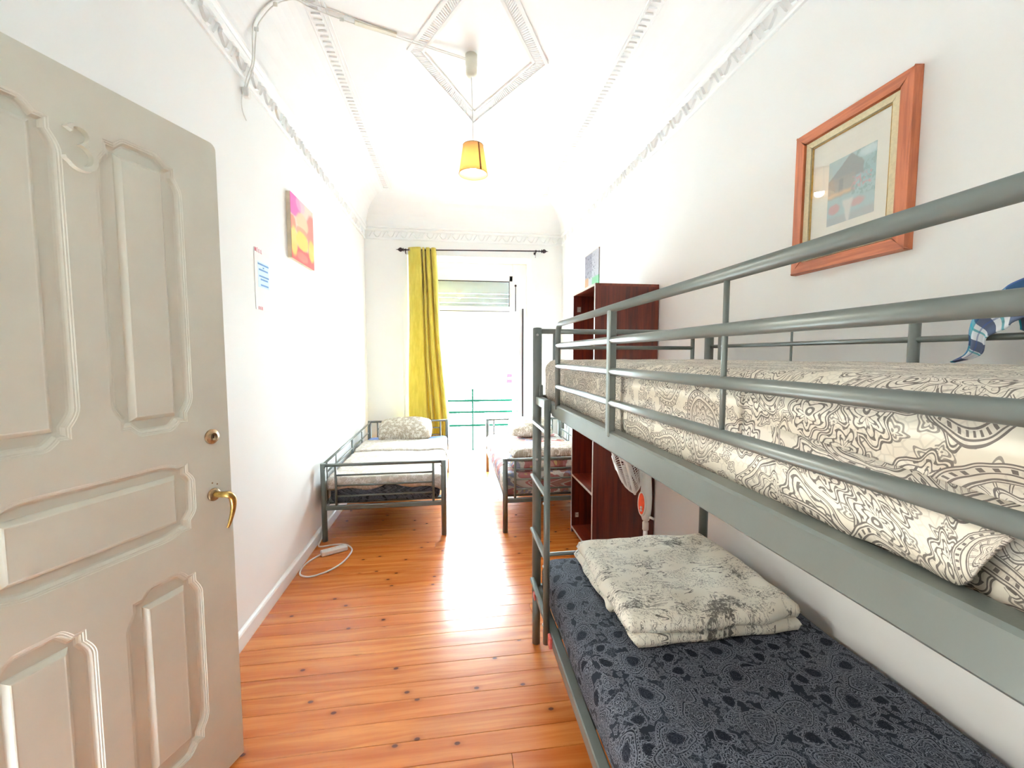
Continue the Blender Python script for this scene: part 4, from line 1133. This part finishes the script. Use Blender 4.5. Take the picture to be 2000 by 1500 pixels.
# head: axis towards the left and slightly away
ax = Vector((-0.93, 0.30, -0.30)).normalized(); HC = Vector((FX - .128, FY_ + .035, 0.795))
zz = ax; xx = Vector((0, 0, 1)).cross(zz).normalized(); yv = zz.cross(xx)
HM = Matrix(((xx.x, yv.x, zz.x, HC.x), (xx.y, yv.y, zz.y, HC.y), (xx.z, yv.z, zz.z, HC.z), (0, 0, 0, 1)))
RAD = 0.205
def domept(a, f, front):
    r = RAD * f; z = (0.065 if front else -0.085) * (1 - f ** 3.2) ** 0.8 if f < 1 else 0.0
    return HM @ Vector((r * cos(a), r * sin(a), z))
ringp = lambda f, front, n=48: [domept(2 * pi * k / n, f, front) for k in range(n)]
V_('guard_rim', tube([HM @ Vector((RAD * cos(2 * pi * k / 48), RAD * sin(2 * pi * k / 48), 0.0)) for k in range(48)], 0.008, n=8, closed=True))
for front in (True, False):
    mb = MB()
    for k in range(72):
        a = 2 * pi * k / 72; mb.tube([domept(a, f, front) for f in (0.22, 0.5, 0.75, 0.9, 0.97, 1.0)], 0.0014, n=4)
    o = V_('guard_wires', mb); o['kind'] = 'stuff'
    V_('guard_ring', tube(ringp(0.6, front), 0.002, n=5, closed=True)); V_('guard_ring', tube(ringp(0.88, front), 0.002, n=5, closed=True))
V_('guard_badge', MB().lathe([(0.048, -.004), (0.048, .004), (0.040, .008)], 24, HM @ Matrix.Translation((0, 0, .063))))
V_('motor', MB().lathe([(0.046, -.16), (0.062, -.15), (0.066, -.10), (0.060, -.055), (0.03, -.05)], 24, HM))
for k in range(3):
    a = 2 * pi * k / 3
    def bl_(u, v, a=a): ang = a + (v - .5) * 1.3 * (0.5 + .5 * u); r = 0.03 + u * 0.145; return HM @ Vector((r * cos(ang), r * sin(ang), (v - .5) * 0.05))
    make('blade', MB().grid(6, 6, bl_), PLASTIC, fan, solid=0.003)
V_('tilt_joint', tube([HM @ Vector((0, -.01, -.12)), (FX, FY_, 0.80)], 0.022, n=12))

# ------------------------------------------------------------------ pictures
FXP = 1.376
pf = thing('framed_picture', 'small cottage painting in a wide reddish wooden frame on the right wall', 'picture', (XR, 1.335, 2.035))
y0, y1, z0, z1 = 1.116, 1.556, 1.765, 2.308
def mitre(par, name, y0, y1, z0, z1, w, x0, x1, mats, bev=0.004):
    o_ = [(y0, z0), (y1, z0), (y1, z1), (y0, z1)]; i_ = [(y0 + w, z0 + w), (y1 - w, z0 + w), (y1 - w, z1 - w), (y0 + w, z1 - w)]
    for e in range(4):
        a, b = e, (e + 1) % 4
        vs = []
        for p in (o_[a], o_[b], i_[b], i_[a]): vs.append((x1, *p))
        c = Vector(((o_[a][0] + o_[b][0] + i_[a][0] + i_[b][0]) / 4, (o_[a][1] + o_[b][1] + i_[a][1] + i_[b][1]) / 4))
        def inn(p, k): q = Vector(p); d = Vector(((i_[a][0] - o_[a][0]), (i_[a][1] - o_[a][1]))); return q
        for k, p in enumerate((o_[a], o_[b], i_[b], i_[a])):
            q = Vector(p); m = (Vector(o_[a]) + Vector(o_[b]) + Vector(i_[a]) + Vector(i_[b])) / 4
            horiz = e in (0, 2); ax_ = 1 if horiz else 0
            q[ax_] += bev if m[ax_] > q[ax_] else -bev
            vs.append((x0, q.x, q.y))
        mb = MB().add(vs, [(3, 2, 1, 0), (4, 5, 6, 7)] + [(i, (i + 1) % 4, 4 + (i + 1) % 4, 4 + i) for i in range(4)])
        make(name, mb, mats[0] if e in (1, 3) else mats[1], par)
mitre(pf, 'frame_rail', y0, y1, z0, z1, 0.046, FXP - .004, XR - .001, (FRAMEW, FRAMEH))
mitre(pf, 'liner', y0 + .045, y1 - .045, z0 + .045, z1 - .045, 0.026, FXP + .003, XR - .003, (LINER, LINER), .002)
mitre(pf, 'gilt_slip', y0 + .070, y1 - .070, z0 + .070, z1 - .070, 0.007, FXP + .006, XR - .004, (GOLD, GOLD), .003)
def flatpic(name, x, y0, y1, z0, z1, mat, par, flip=False, t=0.0015):
    mb = MB()
    ya, yb = (y1, y0)
    if flip: ya, yb = y0, y1
    vs = [(x, ya, z0), (x, yb, z0), (x, yb, z1), (x, ya, z1)]; dx = t if not flip else -t
    vs += [(p[0] + dx, p[1], p[2]) for p in vs]
    uv = [(0, 0), (1, 0), (1, 1), (0, 1)] * 2
    mb.add(vs, [(0, 1, 2, 3), (7, 6, 5, 4)] + [(i, 4 + i, 4 + (i + 1) % 4, (i + 1) % 4) for i in range(4)], uv)
    return make(name, mb, mat, par)
flatpic('mat_board', FXP + .012, y0 + .072, y1 - .072, z0 + .072, z1 - .072, MATB, pf)
COTTAGE = layered('cottage_print', sr(150, 186, 186), [
    ('h', [(1, 0, -.55), (0, 1, -.35)], sr(110, 168, 170), .3, .8), ('n', 14, .5, (.5, 1.1, .3, 1.1), sr(70, 130, 128), .7),
    ('e', .85, .93, .25, .10, sr(206, 226, 230), .6, .8),
    ('h', [(-.75, -1, 1.40), (.62, -1, .72), (0, 1, -.62), (-1, 0, .78)], sr(96, 98, 96), .04, .95),
    ('h', [(-1, 0, .62), (0, 1, -.38), (0, -1, .74)], sr(132, 120, 100), .06, .9), ('h', [(-1, 0, .36), (1, 0, -.22), (0, 1, -.42), (0, -1, .70)], sr(70, 66, 60), .04, .85),
    ('h', [(-1, 0, .55), (0, 1, -.40), (0, -1, .52)], sr(226, 176, 104), .06, .8),
    ('n', 18, .5, (.5, .95, .42, .66), sr(204, 110, 120), .8), ('e', .16, .24, .17, .10, sr(196, 96, 104), .5, .85), ('e', .66, .24, .2, .09, sr(200, 104, 104), .6, .8),
    ('h', [(0, -1, .16)], sr(150, 150, 150), .08, .8), ('h', [(1, .35, -.42), (-1, .25, .52), (0, -1, .36)], sr(224, 216, 206), .06, .85), ('h', [(0, 0, 1.0)], sr(226, 232, 232), .1, .36)], .6)  # last layer: pale veil over the whole print, painted-in reflection of the glass
flatpic('print', FXP + .011, 1.235, 1.411, 1.918, 2.147, COTTAGE, pf)
flatpic('glass', FXP + .007, y0 + .071, y1 - .071, z0 + .071, z1 - .071, GLASS, pf, t=0.001)

pp = thing('paper_poster', 'small printed poster with orange and green lower corners above the wardrobe', 'poster', (XR, 4.11, 2.2))
flatpic('sheet', XR - .010, 3.905, 4.325, 2.02, 2.475, layered('poster_print', sr(222, 218, 226), [
    ('h', [(-1, 0, .55), (0, 1, -.45)], sr(150, 140, 160), .04, .6), ('n', 16, .55, (0, .8, .4, 1.0), sr(96, 88, 110), .8),
    ('h', [(-1, 0, .30), (0, -1, .50)], sr(228, 160, 90), .03, .85), ('h', [(1, 0, -.52), (0, -1, .46)], sr(130, 214, 150), .04, .85), ('n', 30, .6, (.2, .9, .75, 1.0), sr(120, 110, 130), .6)], .6, .38), pp, t=.009)
make('top_edge', MB().box(XR - .012, XR - .001, 3.90, 4.33, 2.472, 2.480), EDGEB, pp)

cv = thing('canvas_print', 'bright pink and orange canvas print of round biscuits on the left wall', 'canvas', (XL, 3.12, 2.28))
CANV = layered('biscuit_print', sr(250, 214, 196), [
    ('e', .12, .86, .34, .20, sr(240, 96, 170), .15, .95), ('e', .42, .93, .22, .14, sr(246, 180, 206), .3, .7),
    ('h', [(0, -1, .30)], sr(232, 60, 56), .10, .95), ('e', .92, .62, .30, .34, sr(238, 110, 100), .25, .85),
    ('e', .06, .55, .16, .14, sr(240, 120, 90), .3, .8), ('e', .10, .28, .16, .26, sr(238, 206, 110), .3, .9),
    ('e', .48, .66, .30, .17, sr(250, 200, 160), .25, .9), ('e', .46, .50, .32, .09, sr(238, 140, 110), .3, .85), ('e', .46, .36, .31, .17, sr(248, 204, 96), .25, .95),
    ('e', .88, .30, .18, .22, sr(250, 196, 96), .35, .9), ('h', [(1, 0, -.70), (-1, 0, .76), (0, -1, .46)], sr(214, 40, 40), .04, .8),
    ('e', .45, .10, .30, .09, sr(244, 120, 108), .4, .8)], .55, .72)
flatpic('front', XL + .0272, 2.905, 3.338, 2.072, 2.492, CANV, cv, flip=True)
make('stretcher', MB().box(XL + .001, XL + .0262, 2.906, 3.337, 2.073, 2.491), painted('canvas_edge', sr(214, 200, 176), .7, .1, 20, 0), cv)

nt_ = thing('paper_notice', 'white paper notice with blue text lines and red headings taped to the left wall', 'notice', (XL, 2.53, 1.86))
make('sheet', MB().box(XL + .0005, XL + .0025, 2.432, 2.625, 1.69, 2.02), painted('notice_paper', (0.80, 0.79, 0.80), .6, .01, 9, 0), nt_)
BLUEI, REDI, PALEB = painted('blue_ink', sr(70, 122, 178), .6, .05, 9, 0), painted('red_ink', sr(226, 70, 92), .6, .05, 9, 0), painted('pale_blue_ink', sr(206, 226, 246), .6, .02, 9, 0)
make('blue_field', MB().box(XL + .002, XL + .0029, 2.468, 2.602, 1.815, 1.955), PALEB, nt_)
for ya, yb, z in ((2.470, 2.602, 1.942), (2.480, 2.592, 1.912), (2.482, 2.600, 1.877), (2.498, 2.588, 1.860), (2.498, 2.592, 1.829)):
    make('text_line', MB().box(XL + .002, XL + .0034, ya, yb, z - .0045, z + .0045), BLUEI, nt_)
make('blue_dot', MB().box(XL + .002, XL + .0034, 2.528, 2.545, 1.922, 1.930), BLUEI, nt_)
# red hand-lettered heads, built as strokes
def strokes(y, z, hgt, segs, par):
    mb = MB()
    for (a, b), (c, d) in segs:
        mb.tube([(XL + .0032, y + a * hgt * .6, z + b * hgt), (XL + .0032, y + c * hgt * .6, z + d * hgt)], 0.0013, n=4)
    o = make('red_letter', mb, REDI, par); return o
GL = {'W': [((0, 1), (.25, 0)), ((.25, 0), (.5, .7)), ((.5, .7), (.75, 0)), ((.75, 0), (1, 1))], 'E': [((0, 0), (0, 1)), ((0, 1), (.8, 1)), ((0, .5), (.7, .5)), ((0, 0), (.8, 0))], 'L': [((0, 1), (0, 0)), ((0, 0), (.8, 0))]}
for k, ch in enumerate('WELL'): strokes(2.440 + k * .024, 2.002, 0.020, GL[ch], nt_)
for k in range(3): strokes(2.462 + k * .020, 1.693, 0.014, GL['E'], nt_)

# ------------------------------------------------------------------ curtain and rod
RY, RZ = 5.215, 2.706
rod = thing('curtain_rod', 'thin black iron curtain rod with spear finials over the balcony door', 'curtain rod', (0.27, RY, RZ))
rz_ = lambda x: RZ + (x + .56) * 0.024
make('rod', tube([(-0.55, RY, rz_(-.55)), (1.07, RY, rz_(1.07))], 0.0075, n=10), BLACKM, rod)
FP = [(0.006, 0), (0.014, .004), (0.014, .010), (0.007, .014), (0.008, .030), (0.022, .036), (0.022, .041), (0.012, .045), (0.024, .060), (0.026, .072), (0.016, .090), (0.006, .100), (0.004, .112), (0.001, .124)]
for x, sgn in ((-0.55, -1), (1.07, 1)):
    make('finial', MB().lathe(FP, 14, Matrix.Translation((x, RY, rz_(x))) @ Matrix.Rotation(radians(90 * sgn), 4, 'Y')), BLACKM, rod)
for x in (-0.565, 1.035):
    br = make('bracket', tube([(x, RY, rz_(x) - .012), (x, RY + .06, rz_(x) - .03), (x, YF - .001, rz_(x) - .03)], 0.006, n=8), BLACKM, rod)
    make('wall_plate', MB().box(x - .012, x + .012, YF - .006, YF, rz_(x) - .065, rz_(x) + .005, b=.002), BLACKM, br)
    make('cradle', MB().lathe([(0.0085, -.008), (0.013, -.008), (0.013, .008), (0.0085, .008)], 12, Matrix.Translation((x, RY, rz_(x))) @ Matrix.Rotation(radians(90), 4, 'Y'), caps=False), BLACKM, br)
cu = thing('curtain', 'mustard yellow curtain gathered at the left of the balcony door', 'curtain', (-0.35, RY, 0.1))
# top section: flat wide panel, deep narrow folds, bulging right edge  (x fraction, y offset)
TOPS = [(0.0, .020), (.10, -.012), (.25, -.030), (.40, -.034), (.455, -.020), (.475, .050), (.50, .055), (.515, -.010), (.56, -.036), (.60, .045), (.625, .050), (.645, -.015), (.70, -.040), (.76, -.030), (.80, .035), (.84, -.02), (.90, -.045), (.97, -.02), (1.0, .03)]
TS = spline([(a, b, 0) for a, b in TOPS], 5)
def cur(a, b):
    i = a * (len(TS) - 1); k = min(len(TS) - 2, int(i)); f = i - k; p = TS[k].lerp(TS[k + 1], f)
    z = 2.735 - b * 2.60
    t = b
    xl = -0.530 - 0.022 * t + 0.006 * sin(t * 7); xr = -0.205 + 0.025 * t + 0.115 * min(1, t * 1.25) ** 1.2 + 0.006 * sin(t * 9 + 1)
    spread = 1 - 0.55 * t
    fx = p.x
    if .44 < fx: fx = fx + 0.05 * t * sin((fx - .44) / .56 * pi)
    fold = p.y * (1.0 + 0.25 * sin(t * 5 + fx * 6))
    if fx < .44: fold = fold * (1 + t * .3) + 0.006 * sin(t * 6 + fx * 9)
    y = RY - .012 + fold * (0.85 + .25 * t)
    return Vector((xl + (xr - xl) * fx, min(y, YF - .012), z))
make('cloth', MB().grid(150, 70, cur), CURTAIN, cu, solid=0.003)
for fx in (.06, .36, .56, .90):
    x = -0.53 + .325 * fx
    make('eyelet', tube([(x, RY - .0 + .020 * cos(2 * pi * k / 20), rz_(x) + .020 * sin(2 * pi * k / 20)) for k in range(20)], 0.0038, n=6, closed=True), STEEL2, cu)

# ------------------------------------------------------------------ pendant lamp and its surface wiring
PX, PY = 0.136, 2.75
pl = thing('pendant_lamp', 'pendant lamp with tan cloth shade hanging from the ceiling diamond', 'lamp', (PX, PY, 2.6))
make('canopy', MB().lathe([(0.037, ZC), (0.037, ZC - .055), (0.034, ZC - .075), (0.035, ZC - .082), (0.034, ZC - .115), (0.024, ZC - .128), (0.006, ZC - .132)], 28, Matrix.Translation((PX - .008, PY, 0))), CREAMPL, pl)
make('cord', tube([(PX - .008, PY, ZC - .13), (PX - .003, PY, 3.0), (PX, PY, 2.79)], 0.0028, n=8), CABLE, pl)
make('lamp_holder', MB().lathe([(0.004, 2.795), (0.016, 2.785), (0.018, 2.735), (0.014, 2.725)], 16, Matrix.Translation((PX, PY, 0))), PLASTIC, pl)
ns = 40; mb = MB(); PR = [(0.064, 2.772), (0.0695, 2.735), (0.075, 2.70), (0.0835, 2.645), (0.091, 2.596)]
mb.lathe(PR, ns, Matrix.Translation((PX, PY, 0)), caps=False)
sd = make('lamp_shade', mb, SHADE, pl, solid=0.0015)
make('top_ring', tube([(PX + .064 * cos(2 * pi * k / 32), PY + .064 * sin(2 * pi * k / 32), 2.772) for k in range(32)], 0.002, n=6, closed=True), SEAM, sd)
make('bottom_ring', tube([(PX + .091 * cos(2 * pi * k / 32), PY + .091 * sin(2 * pi * k / 32), 2.596) for k in range(32)], 0.002, n=6, closed=True), SEAM, sd)
for k in range(3):
    a = 2 * pi * k / 3; make('spider_arm', tube([(PX, PY, 2.775), (PX + .064 * cos(a), PY + .064 * sin(a), 2.772)], 0.0016, n=5), STEEL2, sd)
sa = radians(-62)
make('seam', MB().grid(2, 8, lambda u, v: Vector((PX + (0.0655 + .0272 * v) * cos(sa + (u - .5) * .14), PY + (0.0655 + .0272 * v) * sin(sa + (u - .5) * .14), 2.771 - .174 * v))), SEAM, sd, solid=0.0012)
make('bulb', MB().lathe([(0.012, 2.735), (0.014, 2.715), (0.026, 2.685), (0.030, 2.662), (0.026, 2.640), (0.014, 2.626), (0.003, 2.622)], 20, Matrix.Translation((PX, PY, 0))), BULB, pl)

def surf(pts, off=0.0): return pts
CW = thing('surface_cable', 'off-white cable pair from the left wall across the ceiling to the pendant lamp', 'cable', (XL, 2.4, 2.75))
def covepoint(y, f, off):   # f 0..1 up the cove of the left wall
    a = f * pi / 2; return (XL + 0.035 + W * (1 - cos(a)) + off * cos(a), y, ZCOV + H * sin(a) - off * sin(a))
c1 = [(XL + .008, 2.385, 2.76), (XL + .030, 2.39, 2.84), (XL + .055, 2.395, 2.92), (XL + .060, 2.40, 2.985), covepoint(2.405, .25, .018), covepoint(2.415, .42, .016), covepoint(2.425, .62, .012), covepoint(2.45, .85, .007), (-0.745, 2.49, ZC - .016), (-0.60, 2.56, ZC - .010), (-0.25, 2.665, ZC - .016), (PX - .045, 2.75, ZC - .030)]
c2 = [(XL + .008, 2.372, 2.755), (XL + .026, 2.375, 2.84), (XL + .050, 2.385, 2.92), (XL + .055, 2.39, 2.99), covepoint(2.39, .25, .007), covepoint(2.40, .45, .006), covepoint(2.41, .62, .006), covepoint(2.43, .85, .006), (-0.745, 2.465, ZC - .016), (-0.66, 2.50, ZC - .006), (-0.40, 2.60, ZC - .006), (-0.25, 2.645, ZC - .016), (PX - .045, 2.735, ZC - .030)]
for c in (c1, c2): make('cable_run', tube(spline(c, 6), 0.0032, n=7), CABLE, CW)
pA, pB = Vector((-0.52, 2.575, ZC - .008)), Vector((-0.33, 2.632, ZC - .008))
dirv = (pB - pA).normalized()
Rm = Matrix.Translation((pA + pB) / 2) @ Matrix.Rotation(atan2(dirv.y, dirv.x), 4, 'Z')
make('beige_trunking', MB().box(-.115, .115, -.016, .016, -.006, .007, b=.002, mat=Rm), CREAMPL, CW)
make('cable_joint', MB().box(XL + .002, XL + .035, 2.368, 2.402, 2.755, 2.80, b=.004), CABLE, CW)
make('hanging_loop', tube(spline([(XL + .010, 2.372, 2.770), (XL + .008, 2.36, 2.745), (XL + .008, 2.352, 2.71), (XL + .008, 2.362, 2.675), (XL + .008, 2.385, 2.655), (XL + .006, 2.402, 2.652)], 6), 0.0028, n=6), CABLE, CW)
for c in (c1[4], c1[6], c1[9]):
    make('clip', MB().box(c[0] - .012, c[0] + .010, c[1] - .004, c[1] + .004, c[2] - .010, c[2] + .010, b=.002), CABLE, CW)

# ------------------------------------------------------------------ extension lead on the floor
ex = thing('extension_lead', 'white extension lead with socket block on the floor by the left bed', 'extension lead', (-0.88, 3.06, 0))
cpts = [(-1.030, 3.42, 0.20), (-1.034, 3.36, 0.10), (-1.030, 3.30, 0.02), (-1.025, 3.22, .006), (-0.996, 3.195, .006), (-0.90, 3.215, .006), (-0.82, 3.20, .006), (-0.765, 3.13, .006), (-0.755, 3.05, .006), (-0.775, 2.93, .006), (-0.822, 2.84, .006), (-0.88, 2.785, .006), (-0.945, 2.757, .006), (-1.008, 2.79, .006), (-1.028, 2.87, .006), (-1.016, 2.96, .006), (-0.985, 3.02, .008), (-0.958, 3.045, .014)]
make('lead', tube(spline(cpts, 6), 0.0055, n=8), PLASTIC, ex)
pA, pB = Vector((-0.958, 3.05, 0)), Vector((-0.80, 3.135, 0)); dv = (pB - pA).normalized()
Rm = Matrix.Translation((pA + pB) / 2) @ Matrix.Rotation(atan2(dv.y, dv.x), 4, 'Z')
sb = make('socket_block', MB().box(-.090, .090, -.027, .027, 0.001, .036, b=.006, mat=Rm), PLASTIC, ex)
for k in (-1, 0, 1):
    make('socket', MB().lathe([(0.019, .034), (0.019, .0372), (0.017, .0372), (0.016, .0365)], 18, Rm @ Matrix.Translation((k * .052, 0, 0))), PLASTIC, sb)

hl = bpy.data.lights.new('added_hall_fill', 'POINT'); hl.energy = 58.0; hl.color = (1.0, 0.97, 0.90); hl.shadow_soft_size = 0.15  # unseen fill light added in the hallway to brighten the near end
o = bpy.data.objects.new('added_hall_fill', hl); COL.objects.link(o); o.location = (-2.0, 0.5, 2.5)
# bulb light of the pendant lamp
bl_l = bpy.data.lights.new('pendant_bulb_light', 'POINT'); bl_l.energy = 1.5; bl_l.color = (1.0, 0.86, 0.62); bl_l.shadow_soft_size = 0.03
o = bpy.data.objects.new('pendant_bulb_light', bl_l); COL.objects.link(o); o.location = (PX, PY, 2.612)

drop_orgs()
